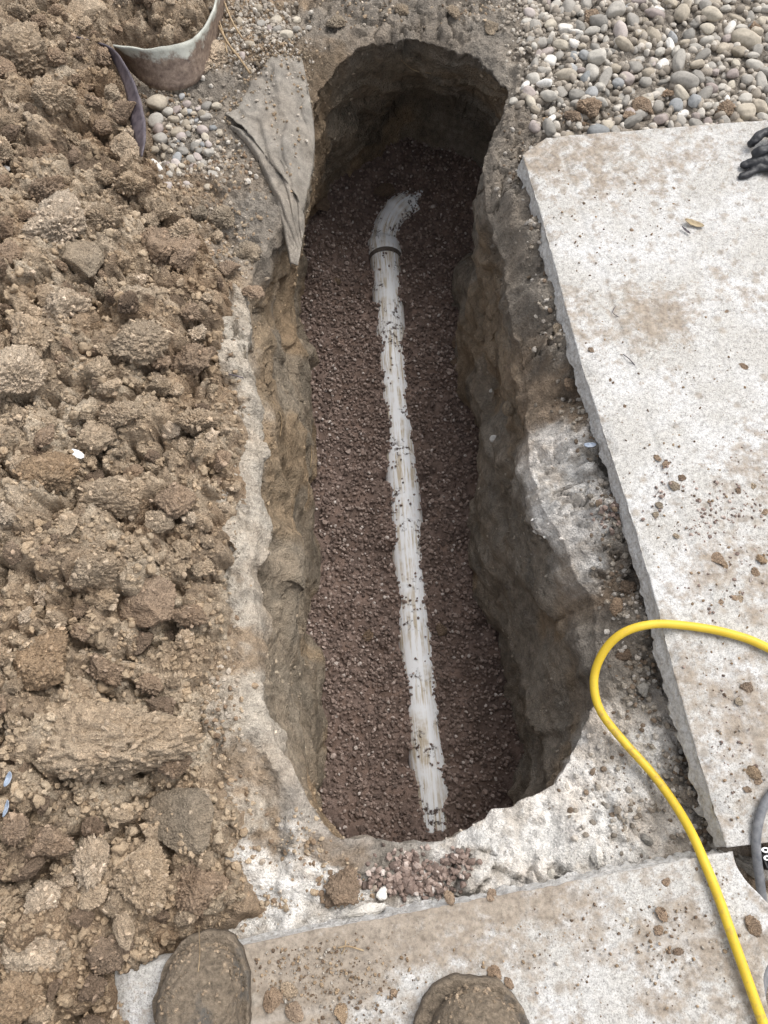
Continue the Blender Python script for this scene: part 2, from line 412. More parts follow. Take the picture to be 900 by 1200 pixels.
# muddy boot: tan mud over grey rubber
m, nt, b = newmat('muddy_rubber'); N = NB(nt); ov = N.coord('Object')
n = N.noise(ov, 20, 5, 0.65); n2 = N.noise(ov, 130, 5, 0.7)
mud = N.ramp(n2, [(0.34, (.105, .082, .058)), (0.52, (.20, .157, .112)), (0.68, (.29, .23, .167))])
col = N.mix(N.ramp(n, [(0.56, 0.0), (0.66, 0.75)]), mud, (.10, .097, .09))
N.l(col, b.inputs['Base Color']); b.inputs['Roughness'].default_value = 0.85
nb = N.bump(n, 0.6, 0.008); N.l(N.bump(n2, 1.0, 0.008, nb), b.inputs['Normal']); M['boot'] = m

# ------------------------------------------------------------------ ground with the dug trench: one sheet of rings
# pairs (lip of the trench, foot of its wall), clockwise from the far end: photo x, photo y, level
PAIRS = [
 (450, 45, -.06, 450, 178, -.62), (500, 46, -.06, 497, 166, -.60), (550, 56, -.06, 540, 174, -.62), (590, 88, -.06, 580, 200, -.66),
 (593, 125, -.06, 576, 250, -.70), (574, 170, -.07, 545, 290, -.71), (572, 230, -.09, 533, 340, -.73), (592, 310, -.10, 538, 420, -.73),
 (606, 400, -.10, 545, 500, -.73), (620, 490, -.11, 547, 590, -.73), (628, 560, -.11, 554, 650, -.73), (662, 640, -.10, 562, 720, -.73),
 (694, 720, -.10, 574, 790, -.73), (700, 800, -.10, 587, 860, -.73), (682, 870, -.10, 597, 910, -.73), (642, 918, -.09, 600, 955, -.73),
 (590, 952, -.09, 582, 1000, -.73), (540, 976, -.09, 540, 1020, -.73), (490, 990, -.09, 490, 1030, -.73), (430, 985, -.09, 430, 1020, -.73),
 (378, 957, -.08, 385, 985, -.73), (346, 908, -.07, 372, 935, -.73), (318, 842, -.06, 377, 865, -.73), (301, 770, -.05, 374, 805, -.73),
 (297, 690, -.05, 371, 740, -.73), (299, 610, -.05, 368, 670, -.73), (302, 540, -.05, 366, 610, -.73), (297, 470, -.05, 367, 540, -.73),
 (290, 400, -.05, 366, 460, -.73), (292, 330, -.05, 362, 390, -.72), (318, 280, -.06, 357, 320, -.71), (347, 220, -.06, 353, 265, -.70),
 (363, 150, -.06, 372, 232, -.68), (379, 92, -.06, 398, 205, -.65), (408, 58, -.06, 422, 188, -.63)]
PA = np.array(PAIRS, float)
rim_c = pix(PA[:, 0], PA[:, 1], PA[:, 2]); flo_c = pix(PA[:, 3], PA[:, 4], PA[:, 5])
NA = 1000
both = catmull(np.hstack([rim_c, flo_c]), 4000, True)
q = np.vstack([both, both[:1]]); sl = np.r_[0, np.cumsum(np.linalg.norm(np.diff(q[:, :3], axis=0), axis=1))]
tt = np.linspace(0, sl[-1], NA, endpoint=False)
both = np.stack([np.interp(tt, sl, q[:, k]) for k in range(6)], -1)
RIM, FLO = both[:, :3], both[:, 3:]
RIM0 = RIM.copy()
# outward direction from a strongly smoothed lip
def circ_smooth(a, w):
    k = np.exp(-0.5 * (np.arange(-3 * w, 3 * w + 1) / w) ** 2); k /= k.sum()
    return np.stack([np.convolve(np.r_[a[-3 * w:, i], a[:, i], a[:3 * w, i]], k, 'valid') for i in range(a.shape[1])], -1)
sm = circ_smooth(RIM[:, :2], 30)
tg = np.roll(sm, -1, 0) - np.roll(sm, 1, 0); tg /= np.linalg.norm(tg, axis=1, keepdims=True)
OUT = np.stack([-tg[:, 1], tg[:, 0]], -1)
if ((sm - sm.mean(0)) * OUT).sum() < 0: OUT = -OUT

rag = .010 * fbm(RIM * 12, 3, .55, 21) + .0022 * fbm(RIM * 70, 2, .6, 22)
RIM = RIM.copy(); RIM[:, :2] += OUT * rag[:, None]
# ground levels: lip points plus a few others
LV = [(600, 225, -.025), (622, 270, -.025), (640, 340, -.026), (660, 405, -.03), (690, 500, -.038), (718, 600, -.042), (758, 735, -.052), (788, 850, -.06), (820, 960, -.075),
      (600, 1020, -.085), (450, 1050, -.085), (330, 1080, -.08), (720, 980, -.085), (260, 400, -.03), (250, 600, -.03), (240, 850, -.03), (250, 1000, -.05),
      (200, 200, -.04), (280, 60, -.045), (280, 160, -.05), (700, 80, -.055), (820, 60, -.05), (880, 120, -.055), (640, 120, -.06), (450, 5, -.05), (560, 10, -.055),
      (50, 300, -.04), (50, 900, -.04), (850, 600, -.10), (800, 350, -.10), (500, 1190, -.09), (750, 1190, -.09), (895, 1050, -.085)]
LV = np.array(LV); lvp = pix(LV[:, 0], LV[:, 1], LV[:, 2])
GC = np.vstack([lvp, RIM[::25]])
def ground_level(xy):
    xy = np.asarray(xy)
    z = idw(xy, GC[:, :2], GC[:, 2], 3.5, 0.03)
    far = np.sqrt(xy[:, 0] ** 2 + (xy[:, 1] - .8) ** 2)
    return z + (-.06 - z) * sstep(1.6, 3.0, far)
ROCKY = pix([610, 640, 690, 740, 790, 850, 700, 660, 330, 420, 540, 640, 300, 620, 250, 245, 290, 300, 265, 275, 400, 450, 500, 560, 610, 720, 330], [300, 420, 520, 620, 760, 960, 930, 780, 1040, 1040, 1020, 980, 950, 100, 240, 300, 300, 370, 340, 420, 10, 30, 10, 10, 200, 1000, 1060], -.07)
ROCKV = [.7, 1, 1, 1, 1, .7, .5, .8, .8, .8, .6, .4, .6, .8]
def ground_relief(p):
    """bumps of the trodden, broken earth round the trench"""
    xy = p[:, :2]; P3 = np.c_[xy, np.zeros(len(p))]
    d2 = np.min([((xy - c[:2]) ** 2).sum(1) for c in ROCKY], 0)
    k = 0.5 + 0.9 * np.exp(-d2 / (2 * .09 ** 2))
    f1, f2, r = worley(P3 * 22 + .35 * fbm(P3 * 30, 2)[:, None], 3)
    g1, g2, r2 = worley(P3 * 60 + .3, 9)
    b = .010 * fbm(P3 * 9, 4, .55, 5) + k * (.016 * (r - .5) * sstep(.0, .22, f2 - f1) - .014 * (1 - sstep(0, .09, f2 - f1)) * sstep(-.2, .3, vnoise(P3 * 7, 77)) + .006 * (.45 - g1)) + .0034 * ridged(P3 * 85, 3, .6, 8)
    return b
d_out = np.r_[np.arange(0, .10, .0045), np.arange(.10, .55, .0065), np.arange(.55, 1.0, .011), 1.0 * 1.22 ** np.arange(0, 23)]
no = len(d_out)
XY = RIM[None, :, :2] + OUT[None] * d_out[:, None, None]
xy = XY.reshape(-1, 2)
zz = np.concatenate([ground_level(xy[i:i + 60000]) for i in range(0, len(xy), 60000)])
t0 = np.repeat(np.clip(d_out / .03, 0, 1), NA)
zz = zz * t0 + np.tile(RIM[:, 2], no) * (1 - t0)
P0 = np.c_[xy, zz]
lipk = np.repeat(sstep(0, .03, d_out), NA)
near = np.repeat(d_out < 1.3, NA)
rel = np.zeros(len(P0)); rel[near] = ground_relief(P0[near])
rel[~near] = .02 * fbm(P0[~near] * 2.2, 4, .5, 5)
P0[:, 2] += rel * (.55 + .45 * lipk) - (1 - lipk) ** 2 * .012
OUTG = P0.reshape(no, NA, 3)
# wall rows, below the lip
NWR = 170
lip_row = OUTG[0]
tw = np.linspace(0, 1, NWR)[1:]
cen = RIM[:, :2].mean(0)
ang_y = RIM[:, 1]; side = RIM[:, 0]                      # where on the trench this column is
leftw = sstep(-.05, -.16, side) * sstep(.02, .2, ang_y) * sstep(1.5, 1.2, ang_y)
rightw = sstep(.08, .2, side) * sstep(-.02, .1, ang_y)
farw = sstep(1.35, 1.6, ang_y)
Pw = np.zeros((len(tw), NA, 3))
for k, t in enumerate(tw):
    # share of the way from lip to foot covered at depth t
    w_l = .36 * sstep(.10, .34, t) + .64 * sstep(.30, 1.0, t) ** 1.3            # left: upper shoulder, then a drop
    w_r = .10 * sstep(0, .10, t) + .90 * t ** 1.25                              # right: lip leaning in
    w_f = t ** .85
    w0 = t
    w = w0 * (1 - leftw) * (1 - rightw) * (1 - farw) + leftw * w_l + (1 - leftw) * (rightw * w_r + (1 - rightw) * farw * w_f)
    w = np.clip(w, 0, 1.0)
    Pw[k, :, :2] = lip_row[:, :2] + (FLO[:, :2] - lip_row[:, :2]) * w[:, None]
    Pw[k, :, 2] = lip_row[:, 2] + (FLO[:, 2] - .05 - lip_row[:, 2]) * t
full = np.concatenate([lip_row[None], Pw])
nrm = grid_normals(full, True)
if (nrm[40, :, :2] * OUT).sum() > 0: nrm = -nrm            # point into the trench
pf = full.reshape(-1, 3); tf = np.repeat(np.r_[0, tw], NA); lf = np.tile(leftw, NWR); rf = np.tile(rightw, NWR)
# broad spade cuts (flat facets), lumps, hanging ledges, fine roughness
q1 = pf * np.array([5.5, 5.5, 3.4]); f1, f2, r1 = worley(q1 + .25 * fbm(pf * 10, 2)[:, None], 31)
q2 = pf * np.array([13, 13, 7]); e1, e2, r2 = worley(q2 + .4 * fbm(pf * 18, 2)[:, None], 41)
dsp = .026 * (r1 - .5) * sstep(0, .17, f2 - f1) + .004 * (r2 - .5) * sstep(0, .3, e2 - e1)
dsp += .020 * fbm(pf * np.array([5, 5, 4]), 3, .5, 50) + .0035 * fbm(pf * np.array([22, 22, 12]), 3, .6, 60) + .0013 * fbm(pf * 90, 2, .6, 70)
slant = pf[:, 2] * 1.0 + pf[:, 1] * .9
dsp += rf * .016 * fbm(np.c_[slant * 9, pf[:, 0] * 3, pf[:, 1] * 1.2], 3, .5, 80)
dsp += .008 * np.sin(pf[:, 2] * 22 + 4 * fbm(pf * 4, 2, .5, 90)) * (1 - rf) * (1 - .6 * lf)
ff = np.tile(farw, NWR)
lay = pf[:, 2] * 10 + 1.1 * fbm(pf * np.array([3, 3, 2]), 3, .5, 96); dsp += ff * .013 * ((lay % 1.0) ** 2 - .4)          # layered scrape marks at the far end
crk = np.abs(fbm(pf * np.array([9, 9, 13]), 4, .55, 97)); dsp -= .006 * (1 - sstep(.0, .05, crk)) * sstep(-.1, .3, vnoise(pf * 5, 98))  # cracks
lay2 = pf[:, 2] * 7 + pf[:, 1] * 2.5 + .9 * fbm(pf * 5, 3, .5, 99); dsp += lf * .014 * (sstep(0, .25, lay2 % 1.0) - lay2 % 1.0)
# deep hollows and hanging crusts
hol = fbm(pf * np.array([4.5, 4.5, 5.5]), 3, .5, 95); dsp += -.022 * sstep(.35, .75, hol)
hq = np.array([.10, 1.90, -.50]); dsp -= .15 * np.exp(-(((pf - hq) / np.array([.10, .3, .10])) ** 2).sum(1)); hq = np.array([.22, 1.86, -.42]); dsp -= .07 * np.exp(-(((pf - hq) / np.array([.10, .2, .14])) ** 2).sum(1))
dsp *= sstep(0, .06, tf) * 1.0
pf = pf + nrm.reshape(-1, 3) * dsp[:, None]
# albedo over the sheet: control tints (earth colours as they are, dry caliche and slurry white, clay brown)
TAN, BRN, GRY, WHT, CLY, DRK = (.29, .222, .155), (.212, .166, .122), (.23, .203, .17), (.75, .725, .685), (.155, .118, .082), (.145, .125, .102)
CT = [(620, 260, GRY), (640, 340, GRY), (655, 420, GRY), (670, 470, BRN), (640, 470, BRN), (610, 430, BRN), (670, 530, WHT), (655, 570, WHT), (690, 590, WHT), (690, 545, GRY),
      (680, 625, WHT), (720, 640, GRY), (715, 690, BRN), (735, 740, GRY), (720, 800, GRY), (760, 780, GRY), (715, 850, WHT), (690, 900, WHT), (650, 950, WHT), (740, 900, WHT), (760, 960, WHT), (700, 980, WHT),
      (800, 900, GRY), (810, 960, GRY), (600, 985, WHT), (560, 1010, WHT), (500, 1050, WHT), (450, 1020, GRY), (400, 1000, BRN), (430, 1060, WHT), (370, 1010, WHT), (330, 1040, WHT), (300, 1010, WHT), (310, 960, TAN), (340, 960, GRY), (300, 1070, WHT),
      (285, 450, WHT), (290, 500, WHT), (280, 560, WHT), (275, 610, WHT), (282, 660, WHT), (288, 720, WHT), (275, 760, TAN), (285, 810, WHT), (285, 860, WHT), (280, 910, TAN), (290, 950, WHT), (262, 480, TAN), (255, 700, TAN),
      (270, 390, WHT), (250, 330, TAN), (265, 300, GRY), (280, 260, GRY), (230, 260, TAN), (240, 180, GRY), (290, 130, GRY), (300, 40, TAN), (360, 30, GRY), (330, 20, TAN), (370, 90, CLY), (430, 20, GRY), (500, 20, GRY), (570, 20, GRY), (600, 70, GRY), (620, 130, GRY),
      (600, 200, GRY), (600, 30, GRY), (700, 60, GRY), (850, 60, GRY), (850, 500, GRY), (60, 300, BRN), (60, 800, BRN), (500, 1180, BRN), (890, 1050, BRN), (-400, 500, TAN), (1300, 400, GRY), (450, -300, GRY)]
CT = [(a, b_, (.47, .42, .352) if (c == WHT and a < 296) else c) for a, b_, c in CT]
ctp = pix([c[0] for c in CT], [c[1] for c in CT], -.07)[:, :2]; ctv = np.array([c[2] for c in CT])
def ground_col(p):
    P3 = np.c_[p[:, :2], np.zeros(len(p))]
    wx = p[:, :2] + .030 * np.c_[fbm(P3 * 22, 4, .6, 101), fbm(P3 * 22, 4, .6, 111)]
    c = idw(wx, ctp, ctv, 4.0, .012)
    n = fbm(P3 * 40, 4, .65, 120)
    n2 = fbm(P3 * 11, 3, .6, 125)
    w = sstep(.30, .5, c[:, 0])[:, None] * sstep(-.05, .75, n + .6 * n2)[:, None] * .6
    c = c * (1 - w) + np.array((.30, .255, .205)) * w
    return c * (1 + .20 * n)[:, None]
oc = np.full((len(P0), 3), TAN); oc[near] = ground_col(P0[near]); oc[~near] = np.array(TAN) * (1 + .2 * fbm(P0[~near] * 3, 3))[:, None]
wc0 = np.tile(oc.reshape(no, NA, 3)[0], (NWR, 1))
LW = np.array((.25, .21, .16)); RW = np.array((.25, .222, .185)); FW = np.array((.24, .198, .148))
wallc = LW * lf[:, None] + (1 - lf[:, None]) * (RW * rf[:, None] + (1 - rf[:, None]) * FW)
wallc = wallc * (1 + .20 * fbm(pf * np.array([14, 14, 9]), 4, .6, 130) + .16 * fbm(pf * 55, 3, .7, 131))[:, None]
wallc = wallc * (1 + .12 * (r2 - .5) + .18 * (r1 - .5))[:, None]
rust_p = sstep(.15, .5, fbm(pf * 5, 3, .5, 140))[:, None]
wallc = wallc * (1 - rust_p) + wallc * np.array((1.10, 1.0, .88)) * rust_p
lipmix = sstep(.02, .17, tf + .06 * fbm(pf * 16, 3, .6, 150))[:, None]
wc = wc0 * (1 - lipmix) + wallc * lipmix
# one sheet: outer rings reversed, then wall
VV = np.vstack([OUTG[::-1].reshape(-1, 3), pf[NA:]]); CC = np.vstack([oc.reshape(no, NA, 3)[::-1].reshape(-1, 3), wc[NA:]])
gf = grid_faces(NA, no + NWR - 1, True)
a_, b_, c_ = VV[gf[100 * NA // 1000, 0]], VV[gf[100 * NA // 1000, 1]], VV[gf[100 * NA // 1000, 2]]
if np.cross(b_ - a_, c_ - a_)[2] < 0: gf = gf[:, ::-1]
ground = link('ground', mesh_np('ground', VV, gf, True, CC), M['ground']); tag(ground, kind='structure')
GXY = OUTG.reshape(-1, 3)
from mathutils.kdtree import KDTree
kd = KDTree(len(GXY[near][::2]))
for i, v in enumerate(GXY[near][::2]): kd.insert((v[0], v[1], 0), i)
kd.balance(); GSUB = GXY[near][::2]
_rx = np.arange(-1.0, 1.2, .005); _ry = np.arange(-.6, 2.4, .005); _RX, _RY = np.meshgrid(_rx, _ry)
RSD = poly_sd(np.c_[_RX.ravel(), _RY.ravel()], RIM[::10, :2]).reshape(_RX.shape)
def rim_sd(x, y):
    return RSD[min(max(int((y + .6) / .005), 0), len(_ry) - 1), min(max(int((x + 1.0) / .005), 0), len(_rx) - 1)]
def outside_rim(x, y): return rim_sd(x, y) < -.004
def gz(x, y):
    return GSUB[kd.find((x, y, 0))[1]][2]

# ------------------------------------------------------------------ drain pipe path and gravel bed
PR = .0465
def bedbase(x, y):
    z = -.735 + .055 * sstep(1.2, 2.0, y) + .07 * np.exp(-((y - 1.98) / .22) ** 2)
    z = z + .035 * np.exp(-((x + .20) / .07) ** 2) * sstep(1.1, 1.7, y)
    return z
# axis of the pipe: near end buried, rising gently to the fitting
pp = [(511, 1010, -.788), (508, 960, -.778), (500, 880, -.768), (490, 780, -.762), (478, 640, -.755), (468, 520, -.748), (458, 400, -.738), (451, 300, -.722)]
pipe_axis = np.array([pix(a, b_, c) for a, b_, c in pp])
pipe_path = resample(catmull(pipe_axis, 200), 120)
# exposure of the pipe along its length (half width seen, metres) -> level of the gravel beside it
ex_py = np.array([300, 350, 400, 450, 490, 520, 560, 600, 650, 700, 750, 800, 850, 890, 915, 940, 968, 985])
exL = np.array([.95, .93, .85, .80, .55, .45, .80, .90, .92, .80, .62, .82, .82, .84, .70, .62, .3, -.6])
exR = np.array([.95, .93, .88, .85, .80, .78, .84, .90, .92, .88, .75, .85, .84, .86, .50, .45, .3, -.6])
ex_y = pix(0 * ex_py + 480, ex_py, -.72)[:, 1]
def bed_z(x, y):
    P3 = np.c_[x, y, 0 * x]
    z = bedbase(x, y) + .014 * fbm(P3 * 6, 3, .5, 200) + .004 * fbm(P3 * 40, 2, .5, 210)
    # banked against the pipe
    o = np.argsort(pipe_path[:, 1]); px_ = np.interp(y, pipe_path[o, 1], pipe_path[o, 0]); pz = np.interp(y, pipe_path[o, 1], pipe_path[o, 2])
    d = x - px_
    oo = np.argsort(ex_y)
    e = np.where(d < 0, np.interp(y, ex_y[oo], exL[oo]), np.interp(y, ex_y[oo], exR[oo]))
    e = e * .78 + .36 * vnoise(P3 * 17, 220) * (y > .02) + .16 * vnoise(P3 * 48, 221)
    lvl = np.where(e > 0, np.sqrt(np.clip(1 - np.clip(e, 0, 1) ** 2, 0, 1)) * PR, PR + .006 - e * .012)
    k = np.exp(-np.clip(np.abs(d) - PR * .8, 0, 9) ** 2 / (2 * .045 ** 2)) * sstep(1.66, 1.58, y)
    zb = z * (1 - k) + (pz + lvl - .004) * k
    return np.where((np.abs(d) < np.clip(e, 0, 1) * PR * .96) & (y < 1.6) & (e > 0), pz + .2 * PR, zb)
flo_poly = FLO[::10, :2]
gx = np.arange(-.42, .46, .0065); gy = np.arange(-.35, 2.45, .0065)
GX, GY = np.meshgrid(gx, gy); fx, fy = GX.ravel(), GY.ravel()
sdv = poly_sd(np.c_[fx, fy], flo_poly)
bz = bed_z(fx, fy)
bf = grid_faces(len(gx), len(gy)); keep = (sdv[bf] > -.13).all(1); bf = bf[keep]
used = np.unique(bf); remap = -np.ones(len(fx), int); remap[used] = np.arange(len(used))
bc = np.array((.16, .117, .098)) * (1 + .3 * fbm(np.c_[fx, fy, bz] * 30, 3, .6, 230))[:, None]
bed = link('gravel_bed', mesh_np('gravel_bed', np.c_[fx, fy, bz - .003][used], remap[bf], True, bc[used]), M['crumbs'])
tag(bed, kind='structure')

def scatter_mesh(name, pos, size, mat, level=0, variants=8, squash=(.55, 1.0), rough=.22, attr='rnd', rnd=None, cols=None, seed=0, tilt=1.0, angular=.0):
    """many small stones or crumbs as one mesh"""
    r = np.random.default_rng(seed); V0, F0 = ICO[level]
    vs = []
    for k in range(variants):
        d = 1 + rough * fbm(V0 * 1.3 + 10 * k + seed, 2, .6, seed + k)
        for _ in range(3 + int(angular * 6)):
            nv = r.normal(size=3); nv /= np.linalg.norm(nv); h = r.uniform(.55, .9)
            dd = V0 @ nv; d = np.where(dd * d > h, h / np.maximum(dd, .05), d)
        vs.append(V0 * d[:, None])
    vs = np.array(vs); n = len(pos)
    w = r.integers(0, variants, n)
    sc = np.stack([r.uniform(.8, 1.15, n), r.uniform(.7, 1.0, n), r.uniform(*squash, n)], -1) * np.asarray(size)[:, None]
    ax = r.normal(size=(n, 3)) * np.array([tilt, tilt, 1]); an = np.linalg.norm(ax, axis=1, keepdims=True); k = ax / an; th = r.uniform(0, 6.28, n)
    K = np.zeros((n, 3, 3)); K[:, 0, 1] = -k[:, 2]; K[:, 0, 2] = k[:, 1]; K[:, 1, 0] = k[:, 2]; K[:, 1, 2] = -k[:, 0]; K[:, 2, 0] = -k[:, 1]; K[:, 2, 1] = k[:, 0]
    R = np.eye(3)[None] + np.sin(th)[:, None, None] * K + (1 - np.cos(th))[:, None, None] * (K @ K)
    V = np.einsum('nij,nvj->nvi', R, vs[w] * sc[:, None, :]) + np.asarray(pos)[:, None, :]
    F = F0[None] + (np.arange(n) * len(V0))[:, None, None]
    if rnd is None: rnd = r.random(n)
    fl = {attr: np.repeat(rnd, len(V0))}
    c = None if cols is None else np.repeat(cols, len(V0), 0)
    me = mesh_np(name, V.reshape(-1, 3), F.reshape(-1, 3), level > 0, c, fl=fl)
    return link(name, me, mat)

n = 17600
cx = rng.uniform(-.36, .40, 70000); cy = rng.uniform(-.12, 2.25, 70000)
ok = poly_sd(np.c_[cx, cy], flo_poly) > -.055
cx, cy = cx[ok][:n], cy[ok][:n]; cz = bed_z(cx, cy)
sz = rng.uniform(.0032, .0063, len(cx)) * np.where(rng.random(len(cx)) < .04, 1.5, 1)
# keep clear of the pipe except for a few grains lying on it
o = np.argsort(pipe_path[:, 1])
pxi = np.interp(cy, pipe_path[o, 1], pipe_path[o, 0]); pzi = np.interp(cy, pipe_path[o, 1], pipe_path[o, 2])
inside = (np.hypot(cx - pxi, cz - pzi) < PR - .001) & (cy < 1.62)
ontop = inside & (rng.random(len(cx)) < .07 * sstep(-.1, .5, vnoise(np.c_[cx, cy, 0 * cx] * 14, 240)) * 2)
cz = np.where(ontop, pzi + np.sqrt(np.clip(PR ** 2 - (cx - pxi) ** 2, 0, 1)) + .001, cz)
kp = ~inside | ontop
cx, cy, cz, sz = cx[kp], cy[kp], cz[kp], np.where(ontop, sz * .75, sz)[kp]
PEAPOS = np.c_[cx, cy, cz + rng.uniform(-.002, .004, len(cx))]
pg = scatter_mesh('pea_gravel', PEAPOS, sz, M['pea'], 0, 14, (.6, 1.0), seed=3, rough=.3)
tag(pg, 'small reddish brown pea gravel covering the bottom of the trench', 'gravel', kind='stuff')

# the pipe itself: pipe, collar, bend, second collar and stub are glued into one thing
ft = P(449, 296, -.722)
pipe = empty('drain_pipe', tuple(pipe_path[0])); off = np.array(pipe_path[0])
tag(pipe, 'mud-streaked white plastic drain pipe lying in the trench gravel', 'pipe')
def pipe_part(name, path, rad, mat, nseg=40):
    V, F, uv, E = tube(np.asarray(path) - off, rad, nseg); T = np.vstack([F[:, [0, 1, 2]], F[:, [0, 2, 3]], E])
    return link(name, mesh_np(name, V, T, True, uv=uv * np.array([1, 1.0])), mat, pipe)
pipe_part('pipe_section', pipe_path, PR, M['pipe'])
e0 = pipe_path[-1]; dv = pipe_path[-1] - pipe_path[-4]; dv /= np.linalg.norm(dv)
bendp = np.array([e0 - dv * .004, e0 + dv * .055, pix(457, 262, -.703), pix(467, 250, -.700), pix(480, 241, -.700)])
bp = resample(catmull(bendp, 60), 40)
L = np.linspace(0, 1, 40)
brad = PR * (1.15 - .13 * sstep(.20, .26, L) + .17 * sstep(.66, .72, L) - .0 * L)
pipe_part('elbow', bp, brad, M['pipe'])
pipe_part('hub_shade_ring', [e0 - dv * .016, e0 - dv * .004], PR * 1.11, M['hub_shade'])  # dark ring added as the painted shadow of the elbow's hub edge
sv = bp[-1] - bp[-3]; sv /= np.linalg.norm(sv)
stub = np.array([bp[-1] - sv * .01, bp[-1] + sv * .05, bp[-1] + sv * .17 + np.array([0, 0, -.016])])
pipe_part('pipe_stub', resample(catmull(stub, 30), 24), PR * .93, M['pipe'])

# ------------------------------------------------------------------ concrete slabs
def slab(name, origin, ax, ay, lx, ly, thick, edge, label, score, dirtpts, ufun=None, res=.006, seed=0):
    """structured sheet wrapped over the edges: local u along ax, v along ay; u=0 and v=0 are the edges in view"""
    ax = np.array(ax, float); ay = np.array(ay, float)
    drop = np.array([1, .88, .76, .64, .52, .40, .28, .17, .08, .03, 0.0])
    u = np.r_[np.zeros(11), np.array([.003, .007]), np.arange(.012, min(lx, .6), res), np.linspace(.6, lx, 12) if lx > .6 else [lx]]
    v = np.r_[np.zeros(11), np.array([.003, .007]), np.arange(.012, ly - .007, res), np.array([ly - .006, ly - .003]), np.full(11, ly)]
    du = np.r_[drop, np.zeros(len(u) - 11)]; dv_ = np.r_[drop, np.zeros(len(v) - 22), drop[::-1]]
    du[-1] = 1.0
    U, Vv = np.meshgrid(u, v); D = np.maximum(*np.meshgrid(du, dv_))
    if ufun is not None: U = U + ufun(Vv) * np.clip(1 - U / .25, 0, 1)
    P3 = np.c_[U.ravel() + seed, Vv.ravel(), np.zeros(U.size)]
    # broken edges: push in and out along the edge, more towards the underside
    eu = (.0030 * sstep(.0, .3, D.ravel()) + .0006) * (fbm(np.c_[Vv.ravel() * 75, D.ravel() * 5, 0 * P3[:, 0] + seed], 4, .65, 300 + seed)); eu = eu.reshape(U.shape) * edge
    ev = (.0030 * sstep(.0, .3, D.ravel()) + .0008) * (fbm(np.c_[U.ravel() * 75, D.ravel() * 5, 0 * P3[:, 0] + seed + 9], 4, .65, 310 + seed)); ev = ev.reshape(U.shape) * edge
    ku = np.clip(1 - U / .02, 0, 1) * (U < .3); kv = np.clip(1 - Vv / .02, 0, 1)
    U = U + eu * ku - .004 * ku * (D < .08) * (D > 0) * 0; Vv = Vv + ev * kv
    low = sstep(.1, .9, D)
    U = U - .005 * ku * low * edge * (1 + .6 * vnoise(np.c_[Vv.ravel() * 12, 0 * P3[:, :2]], 5).reshape(U.shape))
    Z = -D * thick + .0016 * fbm(P3 * 5, 3, .5, 320 + seed).reshape(U.shape) + .0006 * fbm(P3 * 60, 2, .5, 330 + seed).reshape(U.shape)
    chip = sstep(.25, .8, fbm(np.c_[Vv.ravel() * 16, 0 * P3[:, :2] + seed], 3, .6, 340).reshape(U.shape)) * np.clip(1 - U / .014, 0, 1)
    Z -= .007 * chip * (D < .02)
    if score == 'u':
        cut = None; wob = .082 + .004 * vnoise(np.c_[Vv.ravel() * 3, 0 * P3[:, :2]], 7).reshape(U.shape)
        Z -= .0030 * np.exp(-((U - wob) / .0035) ** 2) * (D < .01); Z += .0018 * sstep(wob, wob + .006, U) * (D < .01)
    elif score == 'v':
        wob = .095 + .004 * vnoise(np.c_[U.ravel() * 3, 0 * P3[:, :2]], 7).reshape(U.shape)
        Z -= .0026 * np.exp(-((Vv - wob) / .004) ** 2) * (D < .01)
    o3 = np.array(origin)
    X = U[..., None] * ax + Vv[..., None] * ay; X = np.concatenate([X, Z[..., None]], -1)
    dp = np.array([[p[0], p[1]] for p in dirtpts]); dpw = pix(dp[:, 0], dp[:, 1], 0)[:, :2]
    wxy = X[..., :2].reshape(-1, 2) + o3[:2]
    dirt = idw(wxy, dpw, np.array([p[2] for p in dirtpts]), 3.5, .02) + (.10 if score == 'v' else .03)
    cut = (sstep(.02, .06, D)).ravel()
    if score: cut = np.maximum(cut, (.28 * np.exp(-((((U if score == 'u' else Vv) - wob) / .0032) ** 2)) * (D < .01)).ravel())
    F = grid_faces(len(u), len(v)); Vt = X.reshape(-1, 3)
    k = F[len(F) // 2]
    if np.cross(Vt[k[1]] - Vt[k[0]], Vt[k[2]] - Vt[k[0]])[2] < 0: F = F[:, ::-1]
    me = mesh_np(name, Vt, F, True, fl={'dirt': dirt, 'cut': cut})
    ob = link(name, me, M['concrete'], loc=tuple(o3)); tag(ob, label, 'slab', 'broken concrete slabs beside the trench')
    return ob
A = pix(606, 165, 0)[:2]; B = pix(853, 993, 0)[:2]
Ly = np.linalg.norm(A - B); ay = (B - A) / Ly; axr = (pix(900, 145, 0)[:2] - pix(650, 165, 0)[:2]); axr /= np.linalg.norm(axr)
slab('concrete_slab', (A[0], A[1], 0), axr, ay, 1.1, Ly, .040, 1.0,
     'pale concrete slab with a chamfered corner under the black glove', 'u',
     [(640, 180, .45), (700, 180, .42), (800, 180, .30), (880, 250, .18), (640, 250, .30), (760, 300, .12), (680, 300, .12), (660, 350, .38), (762, 375, .55), (850, 400, .16), (720, 450, .12),
      (800, 500, .06), (740, 560, .10), (720, 520, .22), (800, 620, .22), (870, 580, .34), (840, 660, .38), (890, 700, .40), (760, 680, .12), (790, 760, .25), (800, 800, .55), (850, 760, .25), (870, 850, .45), (830, 880, .30), (880, 930, .42), (860, 980, .28), (1000, 500, .2)],
     ufun=lambda v: .062 * np.clip(1 - v / .040, 0, 1) + .004 * np.sin(v * 9), seed=1)
C = pix(866, 996, 0)[:2]; D_ = pix(110, 1140, 0)[:2]
Lx = np.linalg.norm(D_ - C); bx = (D_ - C) / Lx; by = np.array([-bx[1], bx[0]])
if by[1] > 0: by = -by
by2 = by + .18 * bx * 0; by2 /= np.linalg.norm(by2)
